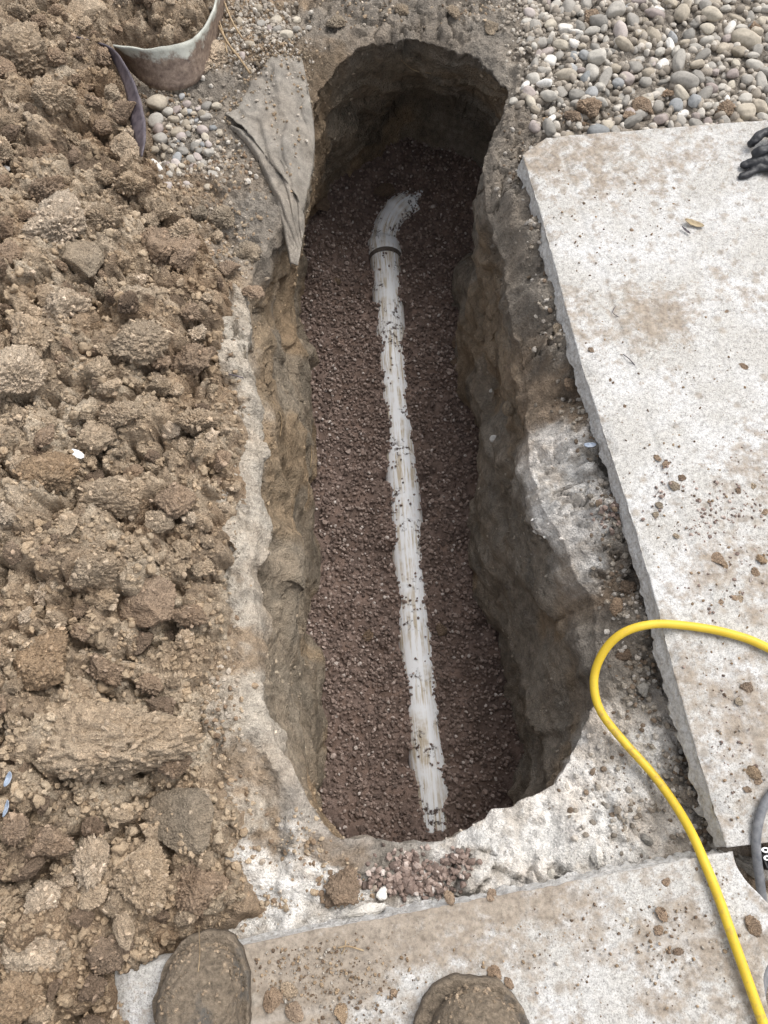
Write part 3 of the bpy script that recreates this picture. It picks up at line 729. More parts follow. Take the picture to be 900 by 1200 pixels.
# long edge along the trench is v = 0; short broken edge at the right is u = 0
slab('concrete_slab', (C[0], C[1], 0), bx, by2, Lx, .75, .075, 1.4,
     'mud-stained concrete slab under the boots, across the end of the trench', 'v',
     [(300, 1120, .85), (350, 1130, .80), (400, 1110, .70), (330, 1180, .78), (420, 1150, .55), (460, 1090, .62), (520, 1080, .60), (440, 1190, .25), (480, 1160, .25), (560, 1100, .40), (600, 1065, .60), (650, 1060, .45), (620, 1120, .35),
      (680, 1100, .30), (700, 1160, .12), (640, 1180, .15), (760, 1050, .25), (780, 1090, .45), (800, 1150, .28), (850, 1050, .15), (850, 1120, .5), (820, 1190, .3), (170, 1150, .15), (230, 1150, .5), (530, 1150, .2), (700, 1040, .3)],
     ufun=lambda v: .010 - .035 * sstep(0, .10, v) + .045 * sstep(.10, .16, v) + .006 * np.sin(v * 40), seed=2)

# ------------------------------------------------------------------ spoil heap
HB = [(262, -40), (243, 22), (228, 42), (200, 52), (138, 50), (150, 95), (168, 150), (172, 186), (212, 232), (240, 290), (256, 350), (258, 420), (274, 500), (268, 560), (262, 640), (258, 760), (246, 870), (258, 950), (280, 1020), (292, 1072), (210, 1108), (172, 1125), (150, 1150), (165, 1185), (185, 1230), (120, 1330), (-500, 1330), (-500, -60)]
HB = [(a + (6 if 250 < b_ < 1000 else 0), b_) for a, b_ in HB]
HBp = np.array(HB, float); hp = pix(HBp[:, 0], HBp[:, 1], -.03)[:, :2]
hx = np.arange(-1.10, -.10, .0031); hy = np.arange(-.40, 1.95, .0031)
HX, HY = np.meshgrid(hx, hy); hxy = np.c_[HX.ravel(), HY.ravel()]; H3 = np.c_[hxy, 0 * hxy[:, 0]]
sd_h = poly_sd(hxy, hp).reshape(HX.shape)
slp = (sd_h + .012 * fbm(H3 * 14, 3, .6, 400).reshape(HX.shape))
base = -.05 + .135 * sstep(-.01, .36, slp) + .03 * sstep(-.005, .04, slp) + .022 * fbm(H3 * 5, 3, .5, 410).reshape(HX.shape) * sstep(0, .12, slp)
hgt = base - .024 * sstep(.02, .08, slp); tone = np.full(HX.shape, .15)
wxn = (.9 * fbm(H3 * 34, 3, .6, 420)).reshape(HX.shape); wyn = (.9 * fbm(H3 * 34, 3, .6, 430)).reshape(HX.shape)
wxf = (.8 * fbm(H3 * 110, 2, .6, 440)).reshape(HX.shape); wyf = (.8 * fbm(H3 * 110, 2, .6, 450)).reshape(HX.shape)
nl = 13000
lr = .0058 * (1 - rng.random(nl) * .985) ** -.50; lr = np.clip(lr, .0058, .048); lr = np.sort(lr)[::-1]
lx_ = rng.uniform(hx[0], hx[-1], nl); ly_ = rng.uniform(hy[0], hy[-1], nl); ltone = rng.random(nl)
step = .0031
for k in range(nl):
    r = lr[k]; i0 = int((lx_[k] - hx[0]) / step); j0 = int((ly_[k] - hy[0]) / step); m_ = int(r * 1.7 / step) + 2
    a0, a1, b0, b1 = max(j0 - m_, 0), min(j0 + m_ + 1, len(hy)), max(i0 - m_, 0), min(i0 + m_ + 1, len(hx))
    if a1 <= a0 or b1 <= b0 or not (0 <= i0 < len(hx) and 0 <= j0 < len(hy)): continue
    if slp[j0, i0] < r * .5: continue
    sl_ = (slice(a0, a1), slice(b0, b1))
    ddx = (HX[sl_] - lx_[k]) + wxn[sl_] * r * .42 + wxf[sl_] * r * .12; ddy = (HY[sl_] - ly_[k]) + wyn[sl_] * r * .42 + wyf[sl_] * r * .12
    an = ltone[k] * 6.28; el = .75 + .5 * ((ltone[k] * 7.3) % 1)
    ra = (ddx * math.cos(an) + ddy * math.sin(an)) / el; rb = (-ddx * math.sin(an) + ddy * math.cos(an)) * el
    d2 = (ra * ra + rb * rb) / (r * r)
    top = hgt[j0, i0] * .35 + base[j0, i0] * .65 + r * (np.sqrt(np.clip(1 - d2, 0, 1)) ** .8 * 1.38 - .42) + (ddx * math.cos(an * 3) + ddy * math.sin(an * 5)) * .25
    w_ = (d2 < 1) & (top > hgt[sl_])
    hgt[sl_] = np.where(w_, top, hgt[sl_]); tone[sl_] = np.where(w_, ltone[k], tone[sl_])
hgt += (.0030 * ridged(H3 * 75, 2, .6, 460) + .0040 * (.45 - worley(H3 * 95, 465)[0]) + .0020 * fbm(H3 * 170, 2, .6, 470)).reshape(HX.shape)
hgt -= .05 * sstep(.0, -.03, slp)
def heap_z(x, y):
    i = int(round((x - hx[0]) / step)); j = int(round((y - hy[0]) / step))
    return hgt[min(max(j, 0), len(hy) - 1), min(max(i, 0), len(hx) - 1)]
patch = fbm(H3 * 3.2, 4, .55, 480).reshape(HX.shape)
pal = np.array([(.172, .127, .089), (.33, .254, .180), (.435, .348, .254), (.55, .46, .35)])
tq = np.clip(tone * .75 + .12 + .55 * patch * .5, 0, .999) * 3; ti = np.floor(tq).astype(int); tfr = (tq - ti)[..., None]
hc = pal[ti] * (1 - tfr) + pal[np.minimum(ti + 1, 3)] * tfr
orange = sstep(.35, .75, fbm(H3 * 6, 3, .5, 490)).reshape(HX.shape)[..., None]
hc = hc * (1 - .45 * orange) + .45 * orange * np.array((.31, .215, .135))
hf = grid_faces(len(hx), len(hy)); kp = (slp.ravel()[hf] > -.03).any(1); hf = hf[kp]
us = np.unique(hf); rm = -np.ones(HX.size, int); rm[us] = np.arange(len(us))
heap = link('spoil_heap', mesh_np('spoil_heap', np.c_[hxy, hgt.ravel()][us], rm[hf], True, hc.reshape(-1, 3)[us]), M['heap'])
tag(heap, kind='structure')

# clod shapes
def clod_mesh(name, level, seed, flat=.75, cuts=6, lump=.20, det=1.0):
    V, F = ICO[level]; r = np.random.default_rng(seed)
    d = 1 + .22 * fbm(V * 1.1 + seed * 3.1, 2, .5, seed)
    for _ in range(cuts):
        nv = r.normal(size=3); nv /= np.linalg.norm(nv); h = r.uniform(.55, .88)
        dd = V @ nv; d = np.where(dd * d > h, h / np.maximum(dd, .05), d)
    f1, f2, rr = worley(V * 2.6 + seed * 1.7, seed + 500); g1, g2, r2 = worley(V * 6.5 + seed, seed + 600)
    k1, k2, r3 = worley(V * 14 + seed, seed + 650)
    d = d + det * (lump * (.42 - f1) * .8 + .30 * (.4 - g1) * (.1 + 1.4 * r2) + .17 * (.4 - k1) * (.2 + 1.2 * r3) + .06 * fbm(V * 5 + seed, 4, .65, seed + 700) + .025 * fbm(V * 30, 2, .6, seed + 800))
    return mesh_np(name, V * d[:, None] * np.array([1, .86, flat]), F, True)
CL = [clod_mesh('soil_clod', 4 if k % 2 else 5, 20 + k, .62 + .03 * (k % 5), 4 + k % 5 + (4 if k % 4 == 0 else 0), .20, .5 if k % 4 == 0 else 1.1) for k in range(12)]
def with_mats(meshes, mats):
    for me in meshes: me.materials.append(None)
    return {mk: meshes for mk in mats}
def omat(o, mat):
    o.material_slots[0].link = 'OBJECT'; o.material_slots[0].material = mat; return o
CLM = with_mats(CL, ['clod_tan', 'clod_pale', 'clod_brown', 'clod_damp', 'clod_orange', 'clod_grey'])
# hand-set clods that stand out: px, py, half width px, flat, material, label, aspect, turn
BIG = [(72, 268, 42, .62, 'clod_pale', 'big pale angular clod next to a rounded grey-brown one on the heap', 1.0, .9),
       (108, 258, 24, .7, 'clod_pale', 'narrow straw-coloured clod leaning on the big pale angular clod', .62, 1.5),
       (101, 312, 26, .75, 'clod_grey', 'smooth rounded grey-brown clod below the pale angular clod', 1.0, .4),
       (160, 402, 40, .5, 'clod_tan', 'wide smooth-faced tan clod halfway between heap top and trench', .8, .2),
       (22, 440, 36, .7, 'clod_pale', 'pale crumbly clod level with the smooth-faced tan clod', .9, 1.1),
       (118, 516, 27, .7, 'clod_tan', 'knobbly tan clod beside the white chip', .85, .3),
       (57, 560, 36, .6, 'clod_orange', 'orange-brown earthy clod left of the white chip', .95, .8),
       (126, 590, 46, .55, 'clod_tan', 'long flat tan clod lying below the white chip', .55, -.1),
       (203, 590, 26, .7, 'clod_brown', 'crumbly brown clod beside the white trench edge', .8, .9),
       (55, 770, 40, .6, 'clod_orange', 'reddish brown clod above the largest clod of the heap', .8, .5),
       (175, 700, 34, .6, 'clod_brown', 'smooth brown clod with a rounded back near the white trench edge', 1.2, 1.3),
       (105, 668, 34, .7, 'clod_tan', 'rough tan clod in the middle of the heap', .8, .2),
       (118, 872, 112, .36, 'clod_tan', 'largest, broad flat-topped clod of the heap', .5, .05),
       (214, 958, 36, .42, 'clod_grey', 'smooth greyish plate of clay under the largest clod', 1.15, .9),
       (166, 1030, 40, .7, 'clod_tan', 'upright tan clod above the end of the muddy slab', 1.0, .7),
       (232, 1040, 38, .7, 'clod_brown', 'dark brown clod touching the corner by the muddy slab', 1.0, .9),
       (54, 1108, 46, .7, 'clod_pale', 'pale sandy clod with a flat face left of the boot', .85, -.3),
       (60, 985, 30, .7, 'clod_brown', 'reddish brown blocky clod below the blue film', .6, -.1),
       (126, 1118, 30, .6, 'clod_brown', 'slab-like brown clod beside the slab end', .7, .6),
       (25, 1170, 36, .6, 'clod_orange', 'orange-tinged clod by the pale sandy clod', .8, .4),
       (185, 290, 32, .6, 'clod_brown', 'grey-brown sloping clod above the smooth-faced tan clod', 1.0, .5),
       (215, 300, 24, .6, 'clod_brown', 'brown clod at the foot of the heap by the fabric', .8, .9),
       (30, 70, 40, .6, 'clod_tan', 'broad tan clod near the dark strip end', .8, .2),
       (100, 30, 32, .6, 'clod_tan', 'smooth tan clod behind the tip of the dark strip', .8, .4)]
def heap_pt(px, py):
    z = .06
    for _ in range(5):
        p = pix(px, py, z); z = .5 * z + .5 * heap_z(p[0], p[1])
    p = pix(px, py, z); return p
for k, (a, b_, r, fl_, mk, lab, asp, tr) in enumerate(BIG):
    p = heap_pt(a, b_); rr = r / pxm(a, b_, p[2])
    me = clod_mesh('soil_clod', 5 if r >= 34 else 4, 900 + k, fl_, 7, .16, .25 if 'smooth' in lab[:8] else .8); me.materials.append(M[mk])
    ob = link('soil_clod', me, None, loc=(p[0], p[1], p[2] + rr * fl_ * .28), rot=(random.uniform(-.2, .2), random.uniform(-.2, .2), tr), scale=(rr, rr * asp / .86, rr))
    tag(ob, lab, 'clod')
CLAB = {'clod_tan': 'tan crumbly clod among the others on the spoil heap', 'clod_pale': 'small pale dry clod on the spoil heap', 'clod_brown': 'brown crumbly clod on the spoil heap',
        'clod_damp': 'dark damp clod in the hollows of the spoil heap', 'clod_orange': 'small orange-brown clod on the spoil heap'}
placed = [(heap_pt(a, b_), r / pxm(a, b_, .05)) for a, b_, r, *_ in BIG]
pl = [(p[0], p[1], r * .8) for p, r in placed]
LAND = [(75, 268, 'near the big pale angular clod'), (120, 880, 'around the largest flat-topped clod'), (140, 100, 'beside the dark purplish strip'), (200, 25, 'inside the curve of the rusty sheet'), (94, 536, 'near the white shard'),
        (57, 575, 'near the orange-brown earthy clod'), (126, 600, 'by the long flat tan clod'), (240, 400, 'on the heap foot below the fabric'), (262, 560, 'along the white crust of the trench edge'), (255, 740, 'at the heap foot opposite the pipe middle'), (225, 1075, 'near the toe of the boot'), (14, 925, 'around the blue film'),
        (54, 1108, 'by the pale sandy clod'), (214, 958, 'by the smooth greyish clay plate'), (9, 202, 'near the round white pebble'), (160, 402, 'by the wide smooth-faced tan clod'), (25, 40, 'at the top of the heap past the strip'), (175, 700, 'by the smooth brown round-backed clod'), (60, 770, 'by the reddish brown clod')]
cnt = 0; tries = 0
hpin = hp
while cnt < 270 and tries < 9000:
    tries += 1
    a, b_ = random.uniform(-25, 285), random.uniform(-25, 1215)
    p = heap_pt(a, b_); i = int((p[0] - hx[0]) / step); j = int((p[1] - hy[0]) / step)
    if not (0 <= i < len(hx) and 0 <= j < len(hy)): continue
    rr = random.choice([.012, .015, .019, .024, .031, .041]) * random.uniform(.85, 1.2)
    if slp[j, i] < rr * .8: continue
    if any((p[0] - x) ** 2 + (p[1] - y) ** 2 < ((r + rr) * .72) ** 2 for x, y, r in pl): continue
    pl.append((p[0], p[1], rr)); cnt += 1
    t_ = tone[j, i] * .5 + random.random() * .5
    mk = 'clod_damp' if t_ < .2 else 'clod_brown' if t_ < .42 else 'clod_tan' if t_ < .76 else 'clod_pale' if t_ < .93 else 'clod_orange'
    ob = link('soil_clod', random.choice(CLM[mk]), None, loc=(p[0], p[1], p[2] + rr * .30), rot=(random.uniform(-.6, .6), random.uniform(-.6, .6), random.uniform(0, 6.28)),
              scale=(rr, rr * random.uniform(.75, 1.05), rr * random.uniform(.8, 1.15)))
    omat(ob, M[mk])
    lm = min(LAND, key=lambda t: (t[0] - a) ** 2 + (t[1] - b_) ** 2)[2]
    szw = 'small ' if rr < .0145 else 'large ' if rr > .028 else ''
    cw = {'clod_tan': 'tan', 'clod_pale': 'pale dry', 'clod_brown': 'brown', 'clod_damp': 'dark damp', 'clod_orange': 'orange-brown'}[mk]
    tag(ob, szw + cw + ' clod ' + lm, 'clod', 'loose clods: ' + szw + cw + ', ' + lm)
# crumbs clinging to the tops of the clods
CRP = []; CRS = []; CRC = []
bpy.context.view_layer.update()
for ob in [o for o in COL.objects if o.name.startswith('soil_clod')]:
    rr = max(ob.scale); nC = int(min(170, (rr / .0105) ** 2 * 1.6)); mw = np.array(ob.matrix_world); me = ob.data
    if 'smooth' in ob['label'][:8]: nC //= 8
    co = np.empty(len(me.vertices) * 3, np.float32); me.vertices.foreach_get('co', co); co = co.reshape(-1, 3)
    w_ = co @ mw[:3, :3].T + mw[:3, 3]; up_ = np.where(w_[:, 2] > mw[2, 3] - .1 * rr)[0]
    mname = (ob.material_slots[0].material or me.materials[0]).name; base_c = CCOL[mname]
    for i_ in rng.choice(up_, nC):
        CRP.append(w_[i_]); CRS.append(.0016 + .0058 * rng.random() ** 2); CRC.append(np.array(base_c) * rng.uniform(.8, 1.2))
ob = scatter_mesh('soil_crumbs', np.array(CRP), np.array(CRS), M['crumbs'], 0, 12, (.6, 1.0), .6, cols=np.array(CRC), seed=77, angular=.5)
tag(ob, 'fine crumbs of earth clinging to the clods of the spoil heap', 'soil crumbs', kind='stuff')
# crumbs over the heap, its foot and the right-hand shelf
def crumbs_on_heap(n, lo, hi, seed, level, name):
    r = np.random.default_rng(seed); pos = []; col = []; size = []
    while len(pos) < n:
        a, b_ = r.uniform(-40, 300), r.uniform(-30, 1220)
        q = pix(a, b_, .05); i = int((q[0] - hx[0]) / step); j = int((q[1] - hy[0]) / step)
        if not (0 <= i < len(hx) and 0 <= j < len(hy)) or slp[j, i] < .0: continue
        s_ = lo + (hi - lo) * r.random() ** 2.5
        pos.append((q[0], q[1], hgt[j, i] + s_ * .3)); size.append(s_); col.append((hc[j, i] * .5 + np.array((.34, .262, .175)) * .5) * r.uniform(.75, 1.05))
    ob = scatter_mesh(name, np.array(pos), np.array(size), M['crumbs'], level, 12, (.6, 1.0), .65, cols=np.array(col), seed=seed, angular=.6)
    return tag(ob, 'fine crumbs of tan earth strewn over the spoil heap', 'soil crumbs', kind='stuff')
crumbs_on_heap(900, .005, .011, 5, 2, 'soil_crumbs')
crumbs_on_heap(6500, .0022, .0070, 6, 0, 'soil_crumbs')

# ------------------------------------------------------------------ river stones beyond the slab
def pebble_mesh(k):
    V, F = ICO[3]; r = np.random.default_rng(70 + k)
    q = np.sign(V) * np.abs(V) ** r.uniform(.8, 1.0)
    d = 1 + .13 * fbm(V * 1.0 + k * 5, 2, .5, 900 + k)
    for _ in range(3):
        nv = r.normal(size=3); nv /= np.linalg.norm(nv); h = r.uniform(.72, .92); dd = V @ nv
        d = np.where(dd * d > h, h / np.maximum(dd, .05) * .7 + d * .3, d)
    return mesh_np('pebble', q * d[:, None] * np.array([1, r.uniform(.68, .9), r.uniform(.5, .72)]), F, True)
PBM = with_mats([pebble_mesh(k) for k in range(10)], ['peb_grey', 'peb_tan', 'peb_pink', 'peb_white', 'peb_blue'])
PLAB = {'peb_grey': ('grey rounded stone', 'grey'), 'peb_tan': ('tan rounded stone', 'tan'), 'peb_pink': ('pinkish rounded stone', 'pink'), 'peb_white': ('whitish rounded stone', 'white'), 'peb_blue': ('blue-grey rounded stone', 'blue-grey')}
pebs = []
slabA = np.array([A, A + axr * 1.1]) ; perp = np.array([-axr[1], axr[0]]); perp = perp if perp[1] > 0 else -perp
def put_pebble(x, y, r, mk, lab, grp, z=None, flat=1.0, name='pebble', tilt=.35):
    zz_ = gz(x, y) if z is None else z
    ob = link(name, random.choice(PBM[mk]), None, loc=(x, y, zz_ + r * .30), rot=(random.uniform(-tilt, tilt), random.uniform(-tilt, tilt), random.uniform(0, 6.28)), scale=(r, r, r * flat))
    omat(ob, M[mk])
    return tag(ob, lab, 'stone', grp)
def past_slab(x, y): return np.dot(np.array([x, y]) - A, perp)
polyP = pix(np.array([612, 630, 600, 618, 640, 660, 930, 960, 930, 620]), np.array([20, 70, 110, 140, 158, 160, 143, 60, -40, -40]), -.05)[:, :2]
bb0, bb1 = polyP.min(0), polyP.max(0)
cand = np.c_[rng.uniform(bb0[0], bb1[0], 9000), rng.uniform(bb0[1], bb1[1], 9000)]
cand = cand[poly_sd(cand, polyP) > .0]
sizes = [.0245] * 14 + [.0195] * 64 + [.0155] * 115 + [.0122] * 105
ci = 0; npb = 0
for s0 in sizes:
    for _ in range(60):
        ci = (ci + 1) % len(cand); x, y = cand[ci]; r = s0 * random.uniform(.85, 1.15)
        if past_slab(x, y) < r * .9 and x > A[0]: continue
        if s0 > .018 and x < .34: continue
        if any((x - a) ** 2 + (y - b_) ** 2 < ((r + q_) * .74) ** 2 for a, b_, q_ in pebs): continue
        pebs.append((x, y, r)); npb += 1
        mk = random.choices(['peb_grey', 'peb_tan', 'peb_pink', 'peb_white', 'peb_blue'], [.55, .20, .13, .05, .07])[0]
        size = 'large ' if s0 > .022 else 'small ' if s0 < .014 else ''
        ps = past_slab(x, y); gl = pix(885, 140, 0)
        wh_ = ('by the slab edge next to the glove' if x > gl[0] - .10 else 'along the slab edge') if ps < .09 and x > A[0] else 'at the trench side of the river-stone bed' if x < .36 else 'in the middle of the river-stone bed' if ps < .22 else 'in the river-stone bed well away from the slab'
        ln = random.random() < .38; shp = 'long ' if ln else ''
        pl_ = put_pebble(x, y, r, mk, shp + size + PLAB[mk][0] + ' ' + wh_, 'river stones: ' + shp + size + PLAB[mk][1] + ', ' + wh_)
        if ln: pl_.scale = (r * 1.22, r * .80, r)
        break
# fill between them
cc = cand[rng.permutation(len(cand))][:1500]
cc = np.array([c for c in cc if not (past_slab(*c) < .008 and c[0] > A[0])])
cp = np.c_[cc, [gz(*c) + .002 for c in cc]]
fp = scatter_mesh('fine_pebbles', cp, rng.uniform(.005, .0135, len(cp)), M['chips'], 1, 8, (.6, .9), .15, seed=21)
tag(fp, 'small pebbles and stone chips filling the gaps of the river-stone bed', 'pebbles', kind='stuff')
# pebbles lying by the rusty sheet, px py half-width material
for a, b_, r, mk in [(184, 118, 14, 'peb_tan'), (181, 137, 12, 'peb_grey'), (184, 147, 10, 'peb_pink'), (207, 152, 9.5, 'peb_white'), (236, 148, 10, 'peb_pink'), (187, 160, 10, 'peb_grey'), (227, 167, 8, 'peb_grey'), (213, 174, 8, 'peb_grey'),
                  (202, 136, 9, 'peb_tan'), (206, 124, 7, 'peb_pink'), (196, 128, 8, 'peb_grey'), (231, 182, 8, 'peb_pink'), (207, 194, 8, 'peb_pink'), (240, 133, 8, 'peb_grey'), (216, 141, 7, 'peb_tan'), (219, 126, 7, 'peb_blue'), (198, 218, 6, 'peb_grey'), (212, 158, 7, 'peb_pink'),
                  (322, 14, 9, 'peb_white'), (306, 25, 7, 'peb_grey'), (324, 30, 7, 'peb_grey'), (346, 14, 8, 'peb_tan'), (315, 28, 6, 'peb_pink'), (335, 38, 10, 'peb_tan'), (347, 28, 6, 'peb_grey'), (302, 6, 7, 'peb_tan'), (280, 20, 8, 'peb_tan'), (292, 50, 8, 'peb_tan'), (283, 62, 7, 'peb_pink')]:
    p = pix(a, b_, -.035); r_ = .86 * r / pxm(a, b_, -.03); mk = 'peb_tan' if mk == 'peb_white' else mk
    where = 'beside the rusty metal sheet' if a < 250 else 'above the grey fabric'
    put_pebble(p[0], p[1], r_, mk, PLAB[mk][0] + ' on the earth ' + where, 'stones ' + where + ': ' + PLAB[mk][1])
spl = [(x_, y_, r_ * 1.0) for x_, y_, r_ in [(184, 118, 14), (181, 137, 12), (184, 147, 10), (207, 152, 9), (236, 148, 10), (187, 160, 10), (227, 167, 8), (213, 174, 8), (202, 136, 9), (184, 195, 12)]]
rs = random.Random(5)
for _ in range(600):
    a, b_, r = rs.gauss(208, 20), rs.gauss(150, 32), rs.choice([4, 4.5, 5.5, 6.5, 7.5])
    if a < 176 or a > 256 or b_ < 110 or b_ > 225 or (a < 185 and b_ > 185): continue
    if any((a - x_) ** 2 + (b_ - y_) ** 2 < ((r + q_) * .8) ** 2 for x_, y_, q_ in spl): continue
    spl.append((a, b_, r)); mk = rs.choice(['peb_grey', 'peb_grey', 'peb_tan', 'peb_tan', 'peb_pink', 'peb_blue'])
    p = pix(a, b_, -.038); put_pebble(p[0], p[1], r / pxm(a, b_, -.03), mk, 'small ' + PLAB[mk][0] + ' filling in beside the rusty metal sheet', 'small stones beside the rusty sheet: ' + PLAB[mk][1])
    if len(spl) > 58: break
p = pix(184, 195, -.03); ob = put_pebble(p[0], p[1], .019, 'peb_white', 'long white stone near the tip of the dark strip', None); ob.scale = (.021, .010, .012); ob.rotation_euler = (0, 0, -.9)
for a, b_, r in [(612, 47, 15), (640, 30, 13)]:
    pass

def crumbs_on_ground(name, regions, mat, lo, hi, seed, label, cat, level=0, cols=None, rnd=None, angular=.3, lift=.35, mult=1.25):
    r = np.random.default_rng(seed); pos = []; size = []; col = []
    for (x0, y0, sx, sy, n) in regions:
        for _ in range(int(n * mult)):
            a, b_ = r.normal(x0, sx), r.normal(y0, sy); q = pix(a, b_, -.08); s_ = lo + (hi - lo) * r.random() ** 2
            if not outside_rim(q[0], q[1]): continue
            pos.append((q[0], q[1], gz(q[0], q[1]) + s_ * lift)); size.append(s_)
            if cols is not None: col.append(np.array(cols[r.integers(len(cols))]) * r.uniform(.8, 1.25))
    ob = scatter_mesh(name, np.array(pos), np.array(size), mat, level, 8, (.6, 1.0), .3, cols=np.array(col) if cols is not None else None, seed=seed, angular=angular)
    return tag(ob, label, cat, kind='stuff')
crumbs_on_ground('spilled_gravel', [(478, 1012, 14, 10, 90), (470, 1035, 14, 8, 80), (500, 1040, 16, 6, 80), (520, 1022, 10, 6, 60), (540, 1008, 9, 7, 50), (440, 1030, 8, 8, 25), (720, 612, 12, 8, 60)],
                 M['pea'], .004, .0075, 31, 'reddish pea gravel spilled on the white crust between trench and muddy slab', 'gravel', lift=.5)
crumbs_on_ground('shelf_rubble', [(650, 380, 14, 30, 150), (680, 480, 16, 30, 160), (715, 590, 16, 25, 160), (730, 680, 14, 40, 200), (755, 790, 15, 40, 220), (800, 900, 16, 30, 180), (825, 975, 10, 12, 90), (625, 280, 8, 30, 110), (610, 190, 12, 18, 140), (740, 950, 40, 25, 120), (700, 900, 30, 30, 80)],
                 M['crumbs'], .0015, .0085, 32, 'loose grey rubble along the foot of the pale slab', 'rubble', cols=[(.2, .175, .145), (.27, .24, .2), (.40, .37, .33), (.17, .13, .095)], angular=1.0, lift=.1)
crumbs_on_ground('earth_crumbs', [(250, 330, 22, 50, 320), (262, 480, 12, 50, 140), (258, 640, 12, 60, 160), (262, 830, 14, 60, 200), (270, 960, 20, 40, 200), (300, 1060, 22, 12, 120), (400, 1042, 14, 10, 160), (350, 990, 25, 20, 120), (230, 240, 30, 22, 320), (270, 200, 22, 22, 220), (285, 40, 25, 25, 320), (275, 300, 20, 30, 200), (320, 60, 14, 20, 120), (200, 140, 20, 30, 160), (420, 20, 30, 12, 120), (560, 20, 25, 12, 120), (680, 150, 22, 5, 120), (650, 150, 10, 6, 60)],
                 M['crumbs'], .0014, .0068, 33, 'loose crumbs of earth and grit along the trench edge', 'crumbs', cols=[(.29, .22, .15), (.22, .16, .11), (.35, .28, .2), (.40, .35, .29)], angular=.9, lift=.15)
crumbs_on_ground('fabric_dirt', [(330, 80, 20, 10, 380), (325, 105, 22, 16, 260), (335, 140, 18, 30, 140), (345, 200, 8, 30, 60), (285, 140, 14, 8, 120)], M['crumbs'], .0014, .005, 35, 'dirt and grit lying on the grey fabric', 'dirt', cols=[(.29, .22, .15), (.22, .18, .13), (.4, .36, .31)], lift=2.2)
crumbs_on_ground('stone_chips', [(300, 30, 26, 22, 330), (275, 75, 16, 22, 160), (325, 55, 16, 14, 160), (215, 150, 22, 30, 140), (240, 200, 22, 20, 120), (625, 90, 14, 25, 200), (640, 60, 16, 20, 120), (620, 40, 14, 20, 100), (600, 20, 12, 12, 50)], M['chips'], .0025, .009, 34, 'pale stone chips strewn beside the river stones and around the grey fabric', 'chips')

# ------------------------------------------------------------------ metal sheet, dark strip, fabric
def loft(name, top, bot, n=60, rows=8, mat=None, thick=.003, attr=None, jig=0.0):
    T_ = resample(catmull(np.array(top), 200), n); B_ = resample(catmull(np.array(bot), 200), n)
    o3 = B_.mean(0); V = []; e = []
    for k in range(rows):
        f = k / (rows - 1); V.append(B_ * (1 - f) + T_ * f - o3); e.append(np.full(n, f))
    V = np.vstack(V); e = np.concatenate(e)
    if jig: V = V + jig * np.c_[fbm(V * 30, 2, .5, 1), fbm(V * 30, 2, .5, 2), fbm(V * 30, 2, .5, 3)]
    me = mesh_np(name, V, grid_faces(n, rows), True, fl={'edge': e})
    ob = link(name, me, mat, loc=tuple(o3))
    md = ob.modifiers.new('thickness', 'SOLIDIFY'); md.thickness = thick; md.offset = 0
    return ob
tp = [pix(a, b_, .040) for a, b_ in [(262, -40), (254, -5), (247, 18), (236, 36), (220, 48), (196, 54), (165, 57), (133, 53)]]
bt = [pix(a, b_, -.035) for a, b_ in [(268, -25), (262, 12), (254, 45), (243, 78), (226, 100), (196, 107), (166, 96), (138, 64)]]
ob = loft('curved_metal_sheet', tp, bt, 70, 10, M['rust'], .004, jig=.0015)
tag(ob, 'rusty curved metal sheet with a pale rim holding back the heap', 'metal sheet')
tp = [pix(a, b_, .035) for a, b_ in [(84, 42), (108, 48), (132, 57), (151, 84), (163, 112), (170, 142), (170, 164), (166, 184)]]
bt = [pix(a, b_, .012) for a, b_ in [(84, 45), (106, 54), (126, 64), (139, 84), (148, 108), (152, 132), (156, 156), (164, 182)]]
ob = loft('dark_strip', tp, bt, 60, 6, M['strip'], .003, jig=.001)
tag(ob, 'thin dark purplish curved strip sticking out of the heap', 'strip')

